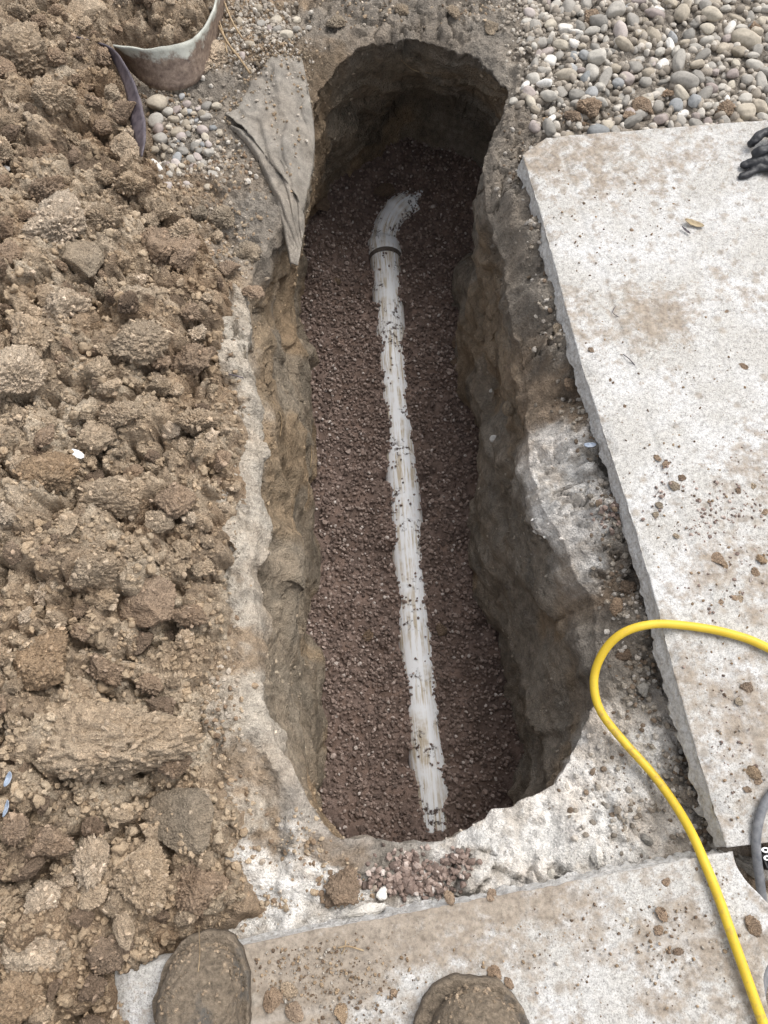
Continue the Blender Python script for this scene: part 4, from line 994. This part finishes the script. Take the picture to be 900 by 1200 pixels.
def drape(name, left, right, label, seed, hang=.0, nu=60, nv=80, lift=.005, edge=.0):
    Lc = resample(catmull(np.array(left, float), 200), nv); Rc = resample(catmull(np.array(right, float), 200), nv)
    V = np.zeros((nv, nu, 3))
    for j in range(nv):
        for i in range(nu):
            f = i / (nu - 1); a, b_ = Lc[j] * (1 - f) + Rc[j] * f
            q = pix(a, b_, -.055); V[j, i, :2] = q[:2]
            inside_ = rim_sd(q[0], q[1])
            V[j, i, 2] = (gz(q[0], q[1]) if inside_ < 0 else -.065) + lift - hang * sstep(-.01, .03, inside_) - .012 * max(0, 1 - i / 4) - .010 * max(0, 1 - j / 4)
    for _ in range(12): V[1:-1, 1:-1, 2] = (V[1:-1, 1:-1, 2] + V[:-2, 1:-1, 2] + V[2:, 1:-1, 2] + V[1:-1, :-2, 2] + V[1:-1, 2:, 2]) / 5
    V[..., 2] += edge * (sstep(.86, 1.0, np.linspace(0, 1, nv)) * 1.0)[:, None] * (.4 + .6 * np.sin(np.linspace(.2, 3.0, nu)))[None]
    p = V.reshape(-1, 3); fpt = pix(356, 285, -.06); rx_, ry_ = p[:, 0] - fpt[0], p[:, 1] - fpt[1]
    ph = np.arctan2(rx_, ry_) + .10 * fbm(p * np.array([9, 9, 0]), 2, .5, 640 + seed); rr_ = np.hypot(rx_, ry_)
    for c_, w_, h_ in [(-1.05, .05, .007), (-.86, .035, .009), (-.66, .03, .006), (-.50, .05, .010), (-.33, .025, .006), (-.18, .04, .008), (-.02, .03, .006), (.10, .04, .006)]:
        dph = (ph - c_) / w_
        p[:, 2] += h_ * sstep(.0, .10, rr_) * np.where(dph < 0, np.exp(-(dph / .55) ** 2), np.exp(-(dph / 1.8) ** 2))
    p[:, 2] += .0016 * fbm(p * np.array([60, 60, 0]), 3, .6, 620)
    o3 = p.mean(0); me = mesh_np(name, p - o3, grid_faces(nu, nv), True)
    ob = link(name, me, M['fabric'], loc=tuple(o3)); md = ob.modifiers.new('thickness', 'SOLIDIFY'); md.thickness = .002
    return tag(ob, label, 'fabric')
drape('ground_fabric', [(316, 76), (298, 96), (282, 118), (265, 139)], [(352, 66), (362, 110), (367, 165), (353, 234)],
      'dusty grey weed fabric folded over the trench edge below the loose stones', 1, .05, edge=.007)
drape('ground_fabric', [(270, 152), (296, 182), (316, 215), (329, 252), (337, 287)], [(296, 164), (330, 192), (352, 228), (351, 262), (346, 290)],
      'lower layer of dusty grey fabric hanging into the trench under the folded one', 2, .05, edge=.0)

# ------------------------------------------------------------------ hose, cable, plug
def cable(name, pts, rad, mat, label, cat, n=160, nseg=16):
    path = resample(catmull(np.array([pix(a, b_, c) for a, b_, c in pts]), 400), n); o3 = path.mean(0)
    path[:, :2] += .0022 * np.c_[fbm(path * 7, 2, .5, 1), fbm(path * 7, 2, .5, 2)]
    ob = link(name, tube_mesh(name, path - o3, rad, nseg), mat, loc=tuple(o3)); return tag(ob, label, cat)
cable('hose', [(985, 805, .011), (900, 760, .011), (860, 745, .011), (810, 734, .011), (765, 731, .011), (731, 741, .002), (708, 764, -.022), (697, 796, -.045), (704, 832, -.058), (731, 869, -.062), (765, 906, -.058),
               (790, 941, -.042), (811, 977, -.012), (828, 1016, .009), (845, 1060, .011), (867, 1122, .011), (897, 1206, .011), (915, 1255, .011)], .0068, M['yellow'], 'bright yellow hose looping over both concrete slabs', 'hose')
cable('grey_cable', [(930, 905, .008), (905, 928, .008), (893, 948, .008), (887, 976, .006), (887, 1003, -.004), (891, 1045, -.03), (896, 1085, -.05), (903, 1112, -.065), (915, 1140, -.07)], .0066, M['greycable'], 'grey cable hanging over the corner of the pale slab', 'cable', 80)
cable('grey_cable', [(884, 1260, -.055), (886, 1215, -.055), (890, 1175, -.055), (897, 1140, -.06), (915, 1105, -.07)], .0066, M['greycable'], 'grey cable running past the broken end of the muddy slab', 'cable', 60)
def rbox(name, size, mat, bev=.003, loc=(0, 0, 0), rot=(0, 0, 0), parent=None):
    import bmesh
    bm = bmesh.new(); bmesh.ops.create_cube(bm, size=1); bmesh.ops.scale(bm, vec=size, verts=bm.verts)
    bmesh.ops.bevel(bm, geom=bm.edges[:], offset=bev, segments=2, affect='EDGES')
    me = bpy.data.meshes.new(name); bm.to_mesh(me); bm.free()
    return link(name, me, mat, parent, loc, rot)
q = P(921, 1003, .0); plug = empty('cable_plug', (q.x, q.y, -.07)); tag(plug, 'black plug with white lettering beside the grey cable', 'plug')
rbox('body', (.062, .026, .03), M['black'], .004, (0, 0, .055), (0, 0, .25), plug)
rbox('strain_relief', (.02, .016, .018), M['black'], .004, (.038, .010, .055), (0, 0, .25), plug)
def ring(px, py, rx, ry, part=1.0):
    zt = .0015; o3 = np.array(plug.location); t = np.linspace(0, 2 * math.pi * part, 22) + .5
    c = pix(px, py, zt); V = []
    for s_ in (1.0, .45):
        V += [(c[0] - o3[0] + rx * s_ * math.cos(a), c[1] - o3[1] + ry * s_ * math.sin(a), .0708) for a in t]
    return link('white_letter', mesh_np('white_letter', V, grid_faces(22, 2), False), M['white_print'], plug)
ring(897.5, 996, .0062, .0036); ring(899.5, 1005.5, .0055, .0034, .86)

# ------------------------------------------------------------------ glove
def glove():
    c = pix(930, 182, .0); parts = []
    def limb(pts, r0, r1):
        path = resample(catmull(np.array([pix(a, b_, z) for a, b_, z in pts]) - np.array([c[0], c[1], 0]), 60), 22)
        s = np.linspace(0, 1, 22); rad = (r0 + (r1 - r0) * s) * np.where(s > .9, np.sqrt(np.clip(1 - ((s - .9) / .1) ** 2 * .9, .05, 1)), 1) * (1 + .07 * np.sin(s * 21 + r0 * 900))
        V, F, uv, E = tube(path, rad, 14); parts.append((V, np.vstack([F[:, [0, 1, 2]], F[:, [0, 2, 3]], E])))
    limb([(925, 150, .030), (898, 153, .032), (886, 162, .026), (878, 172, .013)], .012, .0088)
    limb([(925, 172, .030), (902, 172, .036), (890, 176, .036), (883, 181, .026)], .0125, .0092)
    limb([(925, 192, .024), (898, 187, .022), (882, 189, .018), (868, 196, .011)], .012, .0090)
    limb([(925, 203, .018), (895, 196, .013), (880, 202, .010), (865, 209, .008)], .0105, .0075)
    limb([(945, 150, .02), (930, 132, .022), (915, 128, .014)], .013, .009)
    V0, F0 = ICO[3]; o = pix(948, 178, .022); parts.append((V0 * np.array([.052, .042, .022]) + np.array([o[0] - c[0], o[1] - c[1], .022]), F0))
    o = pix(992, 178, .022); parts.append((V0 * np.array([.050, .036, .020]) + np.array([o[0] - c[0], o[1] - c[1], .021]), F0))
    V = []; F = []; k = 0
    for v_, f_ in parts: V.append(v_); F.append(f_ + k); k += len(v_)
    V = np.vstack(V); V[:, 2] = np.maximum(V[:, 2] * .8, .0)
    ob = link('glove', mesh_np('glove', V, np.vstack(F), True), M['glove'], loc=(c[0], c[1], .002))
    r = ob.modifiers.new('remesh', 'REMESH'); r.mode = 'VOXEL'; r.voxel_size = .0018; r.use_smooth_shade = True
    sm_ = ob.modifiers.new('smooth', 'SMOOTH'); sm_.iterations = 2; sm_.factor = .4
    tx = bpy.data.textures.new('crease', 'CLOUDS'); tx.noise_scale = .02
    dm = ob.modifiers.new('creases', 'DISPLACE'); dm.texture = tx; dm.strength = .007; dm.mid_level = .5
    return tag(ob, 'crumpled black work glove lying on the pale slab', 'glove')
glove()

# ------------------------------------------------------------------ boots of the person who took the picture
def boot(tip, ang, label, width=.062, length=.30, welt=.011):
    root = empty('muddy_boot', (tip[0], tip[1], .0)); root.rotation_euler = (0, 0, ang); tag(root, label, 'boot', 'boots standing on the muddy slab')
    ns, na = 110, 70
    s = np.linspace(0, 1, ns) ** 1.4
    hw = np.interp(s, [0, .015, .05, .10, .18, .28, .40, .55, .75, .88, .96, 1], [.34, .48, .69, .85, .965, 1.0, .96, .84, .80, .76, .58, .30]) * width
    ht = np.interp(s, [0, .03, .08, .16, .26, .38, .50, .62, 1], [.030, .044, .058, .068, .076, .090, .112, .14, .15])
    V = []; hwu = np.maximum(hw - welt, .012)
    for k in range(ns):
        for j in range(na):
            th = math.pi * j / (na - 1); cx_ = math.cos(th); sz_ = math.sin(th)
            V.append((hwu[k] * np.sign(cx_) * abs(cx_) ** .75, -.010 - s[k] * (length - .012), .022 + (ht[k] - .012) * sz_ ** .72))
    V = np.array(V)
    V += (.0040 * fbm(V * 26, 4, .62, 700 + int(width * 1e4)) + .0015 * ridged(V * 90, 2, .6, 710))[:, None] * np.array([.8, .6, 1])
    w1, w2, wr = worley(V * np.array([48, 30, 30]) + .3 * fbm(V * 60, 2)[:, None], 720); cake = sstep(-.1, .3, fbm(V * 16, 2, .5, 725))
    V[:, 2] += cake * .005 * (wr - .3) * sstep(0, .2, w2 - w1)
    F = grid_faces(na, ns); F = np.vstack([F[:, [0, 1, 2]], F[:, [0, 2, 3]]])
    # front cap and shaft
    k0 = len(V); capv = V[:na].mean(0) + np.array([0, .004, -.004]); V = np.vstack([V, capv]); F = np.vstack([F, [(k0, j + 1, j) for j in range(na - 1)]])
    sh = []; nz = 26
    for k in range(nz):
        f = k / (nz - 1)
        for j in range(na):
            th = 2 * math.pi * j / na; rr = 1 + .03 * math.sin(3 * th + 6 * f)
            sh.append((math.cos(th) * (.050 + .012 * f) * rr, -length * .74 + math.sin(th) * (.068 + .006 * f) * rr, .06 + .27 * f))
    k1 = len(V); Fs = grid_faces(na, nz, True) + k1; V = np.vstack([V, sh]); F = np.vstack([F, Fs[:, [0, 1, 2]], Fs[:, [0, 2, 3]]])
    up = link('upper', mesh_np('upper', V, F, True), M['boot'], root)
    okv = np.where((V[:, 2] > .02) & (V[:, 1] > -.2))[0]; pk = rng.choice(okv, 420); cake2 = fbm(V[pk] * 22, 2, .5, 730) > -.1; pk = pk[cake2]
    mc = scatter_mesh('mud_crumbs', V[pk], .0012 + .0042 * rng.random(len(pk)) ** 2.2, M['crumbs'], 0, 8, (.4, .8), .5, cols=np.array((.22, .172, .123)) * rng.uniform(.7, 1.5, (len(pk), 1)), seed=88, angular=.4)
    mc.parent = root; mc['kind'] = 'stuff'
    # welt and sole
    out = np.vstack([np.c_[hw * 1.0 + .003, -s * length], np.c_[-(hw + .003), -s * length][::-1]])
    out = resample(np.vstack([[0, .004], out, ]), 150, True)
    nrm2 = out - np.array([0, -length * .45]); nrm2 /= np.linalg.norm(nrm2, axis=1, keepdims=True)
    out = out + nrm2 * (.0035 * fbm(np.c_[out * 38, 0 * out[:, :1]], 3, .6, 740 + int(width * 1e4)))[:, None]
    rows = [(.0, .94), (.002, 1.0), (.020, 1.0), (.026, .99), (.0275, .965), (.025, .93), (.0245, .80), (.024, .5)]
    cc_ = np.array([0, -length * .45]); SV = []
    for z_, f in rows: SV += [(*(cc_ + (p_ - cc_) * f), z_ + .0012 * float(vnoise(np.array([[p_[0] * 60, p_[1] * 60, z_ * 90]]), 3)[0])) for p_ in out]
    link('sole', mesh_np('sole', np.array(SV), grid_faces(150, len(rows), True), True), M['boot'], root)
    return root
t1 = P(243, 1096, .03); boot((t1.x, t1.y), -.02, 'muddy boot at the left end of the muddy slab with pale grit on its toe', .060, .30, .006)
t2 = P(556, 1148, .025); boot((t2.x, t2.y), -.06, 'muddy boot standing clear on the middle of the muddy slab', .074)
for a, b_, r in [(232, 1165, 5.5), (249, 1186, 7), (241, 1194, 4), (214, 1157, 4)]:
    q = pix(a, b_, .072); put_pebble(q[0], q[1], .7 * r / pxm(a, b_, .07), 'peb_tan', 'tiny pale pebble stuck in the mud of the left-end boot', 'pale pebbles on the boot', z=.070, name='pale_pebble')

# ------------------------------------------------------------------ small things
def ground_clod(px, py, r, mk, label, z=None, group=None, flat=1.0, asp=1.0, cat='clod', name='soil_clod', sink=.1):
    q = pix(px, py, -.07 if z is None else z); rr = (r if z is None else r * .8) / pxm(px, py, q[2]); zz_ = gz(q[0], q[1]) if z is None else z
    ob = link(name, random.choice(CL), None, loc=(q[0], q[1], zz_ + rr * flat * (.5 - sink)), rot=(random.uniform(-.3, .3), random.uniform(-.3, .3), random.uniform(0, 6.28)), scale=(rr, rr * asp, rr * flat))
    omat(ob, M[mk]); return tag(ob, label, cat, group)
for a, b_, r, w in [(685, 140, 17, 'left of the slab corner'), (668, 150, 11, 'left of the slab corner'), (748, 136, 15, 'between stones and slab edge'), (735, 145, 10, 'between stones and slab edge'), (845, 138, 16, 'at the slab edge near the glove'), (775, 120, 9, 'among the river stones'), (690, 30, 11, 'among the river stones'), (880, 45, 9, 'among the river stones')]:
    ground_clod(a, b_, r, 'clod_brown', 'brown lump of earth ' + w, group='earth lumps on the river stones', flat=.8)
ground_clod(402, 1042, 24, 'clod_brown', 'crumbly brown lump of earth beside the spilled red gravel', flat=.6)
ground_clod(390, 1050, 13, 'clod_brown', 'small brown crumb at the foot of the crumbly brown lump', flat=.6)
ground_clod(448, 1048, 9, 'peb_white', 'white chunk of crust beside the muddy slab edge', flat=.9, cat='chunk', name='white_chunk')
ground_clod(430, 1068, 24, 'peb_white', 'flat white flake of crust lying along the muddy slab edge', flat=.35, asp=.35, cat='chunk', name='white_chunk').rotation_euler = (0, 0, .2)
ground_clod(250, 80, 24, 'clod_pale', 'straw-coloured flat lump under the rusty metal sheet', flat=.6)
ground_clod(238, 95, 14, 'clod_pale', 'small straw-coloured lump beside the stones under the sheet', flat=.7)
for a, b_, r, asp, lab in [(817, 925, 11, .8, 'grey chunk of rubble wedged beside the pale slab corner'), (824, 946, 13, 1.3, 'upright pale chunk of rubble by the pale slab corner'), (755, 806, 9, 1, 'bluish grey chunk of rubble beside the yellow hose'), (792, 828, 7, .8, 'small grey chunk against the pale slab edge'), (742, 1022, 8, 1, 'grey chip where the muddy slab meets the white crust'), (648, 1024, 6, 1, 'small grey stone on the white crust by the muddy slab'), (762, 985, 9, .8, 'dark grey chunk in the hollow by the muddy slab'), (700, 1000, 14, .6, 'flat pale flake of crust in front of the muddy slab')]:
    ground_clod(a, b_, r, 'peb_grey' if 'pale' not in lab[:12] else 'peb_white', lab, flat=.8, asp=asp, cat='rubble', name='rubble_chunk')
for a, b_, r, asp, tr, lab in [(882, 1018, 22, .55, -.5, 'shell-shaped grey concrete fragment under the grey cable'), (891, 1058, 15, 1.2, .2, 'grey concrete fragment between cable and muddy slab'), (893, 1098, 13, .9, .8, 'small concrete fragment beside the broken slab end'), (897, 1150, 15, .8, .4, 'brown-stained concrete fragment past the broken slab end')]:
    ob = ground_clod(a, b_, r, 'peb_grey', lab, flat=.7, asp=asp, cat='fragment', name='concrete_fragment', sink=-.2); ob.rotation_euler = (.2, -.2, tr)
for a, b_, r, mk, lab in [(213, 286, 20, 'clod_brown', 'reddish clod on the bank at the heap foot below the stones'), (188, 308, 22, 'clod_grey', 'greyish sloping clod on the bank beside the reddish one'), (236, 262, 13, 'clod_grey', 'grey lump on the bank under the lower fabric'), (262, 262, 17, 'clod_grey', 'ash-grey lump on the bank close to the hanging fabric'), (290, 300, 18, 'clod_grey', 'broken grey lump on the trench lip under the hanging fabric'),
                        (272, 330, 13, 'clod_brown', 'brown lump on the bank above the white crust'), (245, 330, 11, 'clod_tan', 'tan crumb on the bank above the white crust'), (255, 285, 10, 'clod_tan', 'small tan crumb between the grey lumps of the bank'), (300, 350, 12, 'clod_brown', 'brown lump on the trench lip above the white crust'),
                        (395, 35, 12, 'clod_grey', 'grey lump behind the far lip of the trench beside the fabric'), (470, 18, 10, 'clod_grey', 'flat grey lump behind the far end of the trench'), (530, 28, 9, 'clod_tan', 'tan lump behind the far end of the trench'), (575, 38, 10, 'clod_grey', 'grey lump between the trench end and the river stones'),
                        (668, 455, 11, 'clod_brown', 'brown clod wedged against the pale slab edge above the blue scrap'), (650, 400, 9, 'clod_grey', 'grey clod against the pale slab edge on the shelf'), (735, 690, 12, 'clod_damp', 'dark cracked clod at the pale slab foot above the hose'), (722, 712, 10, 'clod_brown', 'brown clod on the shelf above the hose loop'), (735, 765, 10, 'clod_damp', 'dark clod inside the hose loop')]:
    ground_clod(a, b_, r, mk, lab, flat=.75)
# earth bits on the slabs
SL = [(693, 410, 6, 'clod_brown'), (714, 445, 4, 'clod_damp'), (733, 476, 4.5, 'clod_damp'), (761, 482, 4, 'clod_damp'), (770, 537, 6, 'clod_brown'), (781, 545, 7, 'clod_brown'), (790, 570, 9, 'clod_grey'), (798, 560, 7, 'clod_damp'), (773, 592, 7, 'clod_grey'), (768, 603, 6, 'clod_grey'), (792, 628, 6, 'clod_grey'),
      (840, 655, 13, 'clod_brown'), (848, 664, 8, 'clod_orange'), (893, 656, 11, 'clod_orange'), (885, 670, 8, 'clod_brown'), (866, 575, 7, 'clod_damp'), (881, 570, 7, 'clod_grey'), (895, 600, 8, 'clod_brown'), (860, 700, 7, 'clod_brown'), (842, 706, 7, 'clod_brown'), (866, 703, 8, 'clod_tan'),
      (876, 807, 11, 'clod_brown'), (866, 822, 8, 'clod_grey'), (882, 905, 12, 'clod_orange'), (876, 925, 7, 'clod_brown'), (888, 915, 7, 'clod_brown'), (740, 270, 4, 'clod_brown'), (685, 570 - 330, 4, 'clod_damp'), (790, 430 - 210, 4, 'clod_brown'), (840, 350, 5, 'clod_brown'), (850, 365, 5, 'clod_brown'), (870, 430, 7, 'clod_brown')]
for a, b_, r, mk in SL:
    near_ = 'by the yellow hose' if b_ > 740 else 'on the middle of the pale slab' if b_ > 500 else 'on the far half of the pale slab'
    ground_clod(a, b_, r, mk, ('dark ' if mk == 'clod_damp' else 'greyish ' if mk == 'clod_grey' else 'brown ') + ('crumb' if r < 8 else 'lump') + ' of earth ' + near_, z=.0, group='earth bits on the pale slab', flat=.30)
for a, b_, r, mk, lab in [(527, 1052, 10, 'clod_brown', 'brown lump of earth on the far edge of the muddy slab'), (575, 1049, 10, 'clod_brown', 'flat brown lump on the far edge of the muddy slab'), (462, 1163, 6, 'clod_brown', 'brown crumb between the two boots'), (776, 1072, 11, 'clod_brown', 'brown smear of earth beside the hose on the muddy slab'), (772, 1090, 9, 'clod_brown', 'brown crumbs beside the hose on the muddy slab'), (795, 1115, 8, 'clod_damp', 'dark crumb close to the hose on the muddy slab'),
                       (780, 1034, 7, 'clod_brown', 'small brown crumb left of the hose on the muddy slab'), (580, 1140, 12, 'clod_brown', 'brown lump of mud at the toe of the middle boot'), (596, 1152, 8, 'clod_brown', 'mud crumb beside the toe of the middle boot'), (320, 1170, 17, 'clod_brown', 'cracked mud lump beside the left-end boot'), (345, 1185, 15, 'clod_brown', 'second mud lump beside the left-end boot'), (338, 1160, 13, 'clod_tan', 'dry mud lump beside the left-end boot'), (400, 1187, 14, 'clod_orange', 'orange-brown mud lump between the boots'), (738, 1066, 5, 'peb_white', 'white chip on the muddy slab'), (735, 1063 + 15, 5, 'peb_tan', 'pale pebble on the muddy slab left of the hose'), (883, 1085, 14, 'clod_brown', 'brown earth lump on the broken end of the muddy slab')]:
    ground_clod(a, b_, r, mk, lab, z=.0, flat=.30)
# pale grit and reddish grains on the slabs
def slab_scatter(name, regs, mat, lo, hi, seed, label, cat, cols=None):
    r = np.random.default_rng(seed); pos = []; size = []; col = []
    for x0, y0, sx, sy, n in regs:
        for _ in range(n):
            a, b_ = r.normal(x0, sx), r.normal(y0, sy); q = pix(a, b_, 0); s_ = lo + (hi - lo) * r.random() ** 2.2
            u_ = np.dot(q[:2] - A, np.array([-ay[1], ay[0]])); w_ = np.dot(q[:2] - C, by2)
            on_a = (np.cross(ay, q[:2] - A) > .014) and np.dot(q[:2] - A, ay) > .02 and np.dot(q[:2] - A, ay) < Ly - .01
            on_b = w_ > .012 and np.dot(q[:2] - C, bx) > .03
            if not (on_a or on_b): continue
            pos.append((q[0], q[1], s_ * .35)); size.append(s_)
            if cols is not None: col.append(np.array(cols[r.integers(len(cols))]) * r.uniform(.8, 1.25))
    ob = scatter_mesh(name, np.array(pos), np.array(size), mat, 0, 8, (.5, .8), .3, cols=np.array(col) if cols is not None else None, seed=seed, angular=.3)
    return tag(ob, label, cat, kind='stuff')
slab_scatter('slab_grit', [(870, 590, 25, 35, 110), (840, 600, 20, 12, 50), (790, 560, 12, 10, 30), (770, 590, 6, 12, 20), (850, 690, 30, 25, 70), (815, 620, 20, 12, 40), (860, 850, 25, 50, 30)], M['pea'], .0014, .0044, 41, 'reddish grains of gravel scattered on the pale slab', 'grit')
slab_scatter('slab_crumbs', [(780, 350, 90, 110, 260), (820, 640, 70, 110, 300), (700, 250, 50, 50, 120), (840, 880, 35, 80, 160), (650, 1100, 130, 45, 260), (360, 1130, 45, 25, 500), (790, 1090, 40, 50, 160), (420, 1170, 40, 20, 160)], M['crumbs'], .0009, .0036, 42, 'fine crumbs of earth scattered on the concrete slabs', 'crumbs', [(.2, .145, .095), (.28, .21, .14), (.14, .1, .07), (.33, .3, .26)])
# clumps on the trench gravel
o_ = None
for a, b_, r, lab in [(541, 402, 13, 'dark clump of earth against the foot of the right trench wall'), (546, 440, 11, 'smaller clump under the first at the foot of the trench wall'), (536, 425, 8, 'crumb of dark earth on the gravel by the trench wall'), (452, 224, 13, 'brown lump of clay on the gravel above the pipe elbow'), (376, 240, 12, 'brown clay lump at the far left foot of the trench wall'), (517, 738, 9, 'dark clump on the gravel right of the pipe'), (395, 330, 6, 'small brown clod on the gravel near the left trench wall'), (432, 745, 8, 'dark earth crumb on the gravel left of the pipe')]:
    q = pix(a, b_, -.71); z_ = float(bed_z(np.array([q[0]]), np.array([q[1]]))[0]); q = pix(a, b_, z_)
    rr = r / pxm(a, b_, z_); ob = link('soil_clod', random.choice(CL), None, loc=(q[0], q[1], z_ + rr * .15), rot=(0, 0, random.uniform(0, 6)), scale=(rr, rr, rr * .6)); omat(ob, M['clod_damp']); tag(ob, lab, 'clod')
# white lime chip stuck in the right wall, found by casting at the wall
from mathutils.bvhtree import BVHTree
wg = pf.reshape(NWR, NA, 3)[::3, ::2]; wfc = grid_faces(NA // 2, wg.shape[0], True)
bvh = BVHTree.FromPolygons([tuple(v) for v in wg.reshape(-1, 3)], [tuple(int(i) for i in f) for f in wfc])
def wall_hit(px, py):
    d_ = (P(px, py, 0) - Vector((0, 0, CAMH))).normalized(); h = bvh.ray_cast(Vector((0, 0, CAMH)), d_)
    return h[0], h[1]
for a, b_, r, nm, mk, lab in [(579, 514, 7, 'white_chip', 'peb_white', 'bright white chip stuck in the right wall of the trench'), (576, 458, 4, 'white_chip', 'peb_white', 'tiny white fleck high on the right trench wall'), (600, 478, 14, 'buried_stone', 'clod_grey', 'rounded stone bulging from the right wall of the trench')]:
    h, nn = wall_hit(a, b_)
    if h is None: continue
    rr = r / 560; ob = link(nm, random.choice(PBM['peb_white']), None, loc=h, rot=(.5, .3, .4), scale=(rr, rr, rr)); omat(ob, M[mk]); tag(ob, lab, 'chip' if r < 10 else 'stone')
wsel = rng.integers(0, len(pf) - NA * 40, 5200); wsel = wsel[(fbm(pf[wsel] * 6, 3, .5, 801) > .05)][:1700]
gs = .0012 + .0052 * rng.random(len(wsel)) ** 2.5
wgt = scatter_mesh('wall_grit', pf[wsel], gs, M['crumbs'], 0, 8, (.6, 1), .5, cols=wc[wsel] * rng.uniform(.75, 1.6, (len(wsel), 1)), seed=55, angular=.5)
tag(wgt, 'grit and crumbs stuck to the walls of the trench', 'grit', kind='stuff')
def wall_root(pts, r, label):
    path = []
    for a, b_ in pts:
        h, nn = wall_hit(a, b_)
        if h is not None: path.append(np.array(h) + .004 * (np.array([0, 0, CAMH]) - np.array(h)))
    if len(path) < 2: return
    path = resample(catmull(np.array(path), 40), 24); o3 = path.mean(0)
    tag(link('root', tube_mesh('root', path - o3, r, 6), M['twig'], loc=tuple(o3)), label, 'root')
wall_root([(362, 505), (365, 530), (364, 548)], .0012, 'thin pale root hanging on the left trench wall')
wall_root([(320, 470), (330, 490), (328, 512)], .0012, 'short root on the upper left trench wall')
wall_root([(470, 70), (485, 82), (505, 86)], .0012, 'thin root at the far end of the trench')
# chips, film, leaf, stalks on heap and slab
q = heap_pt(9, 202); put_pebble(q[0], q[1], .0085, 'peb_white', 'round white pebble in a dark hollow of the heap', None, z=q[2] + .006)
def sliver(name, px, py, lx_, ly2, rot, mat, label, cat, z=None, onheap=True, bend=.15):
    q = heap_pt(px, py) if onheap else pix(px, py, z); V = []; n_, m_ = 14, 7
    for i in range(n_):
        u = i / (n_ - 1) * 2 - 1; w = math.sqrt(max(0, 1 - abs(u) ** 2.2)) + .02
        for j in range(m_):
            v = j / (m_ - 1) * 2 - 1; V.append((u * lx_, v * w * ly2, bend * lx_ * (u * u + .6 * v * v) + .0006 * math.sin(9 * u + 5 * v)))
    ob = link(name, mesh_np(name, V, grid_faces(m_, n_), True), mat, loc=(q[0], q[1], (q[2] if onheap else z) + .004), rot=(.1, .1, rot)); md = ob.modifiers.new('t', 'SOLIDIFY'); md.thickness = .0012
    return tag(ob, label, cat)
sliver('white_shard', 94, 536, .013, .006, -.5, M['white_chip'], 'white shard lying on the spoil heap', 'shard', bend=.05).location.z += .008
sliver('leaf', 812, 264, .020, .0065, -.35, M['leaf'], 'dry tan leaf on the pale slab', 'leaf', .001, False)
sliver('leaf', 803, 272, .011, .0022, -.8, M['strip'], 'thin dark leaf beside the dry tan one', 'leaf', .001, False)
ob = sliver('plastic_film', 14, 914, .010, .004, 1.4, M['bluefilm'], 'scrap of pale blue plastic film in the heap', 'film', bend=.4); ob.location.z += .006
ob = sliver('plastic_film', 12, 948, .011, .0028, 1.5, M['bluefilm'], 'second blue strip of film below the first in the heap', 'film', bend=.4); ob.location.z += .006
sliver('plastic_film', 690, 523, .012, .0045, .1, M['bluefilm'], 'bluish scrap of film against the pale slab edge', 'film', float(gz(*pix(690, 523, -.08)[:2])) + .004, False, .2)
def stalk(pts, r, label, mat='twig', cat='stalk', name='dry_stalk'):
    path = resample(catmull(np.array([pix(*t) for t in pts]), 60), 30); o3 = path.mean(0)
    ob = link(name, tube_mesh(name, path - o3, r, 6), M[mat], loc=tuple(o3)); tag(ob, label, cat)
stalk([(262, 0, -.02), (272, 25, -.02), (284, 45, -.028)], .0022, 'straight dry stalk among the stones right of the rusty sheet')
stalk([(256, 30, -.02), (268, 52, -.02), (282, 70, -.028), (293, 86, -.035)], .0026, 'thick dry stalk beside the rusty sheet')
stalk([(252, 12, -.015), (262, 40, -.02), (266, 62, -.025)], .0018, 'thin pale stalk touching the rusty sheet')
stalk([(264, 438, -.03), (275, 440, -.026), (285, 443, -.032)], .0014, 'dark twig on the white trench edge', 'strip', 'twig', 'twig')
stalk([(232, 1140, .068), (234, 1118, .075), (233, 1085, .12)], .0007, 'dry straw sticking up from the toe of the boot')
stalk([(396, 1111, .004), (408, 1109, .008), (426, 1114, .003)], .0012, 'bent straw on the muddy part of the slab')
stalk([(405, 1102, .004), (404, 1110, .006), (400, 1118, .003)], .0009, 'short straw crossing the bent one')
stalk([(730, 415, .002), (738, 421, .004), (744, 428, .002)], .0010, 'short dark twig on the pale slab', 'strip', 'twig', 'twig')
stalk([(722, 358, .002), (718, 366, .003), (726, 372, .002)], .0007, 'hair-thin curled root on the pale slab', 'strip', 'twig', 'twig')
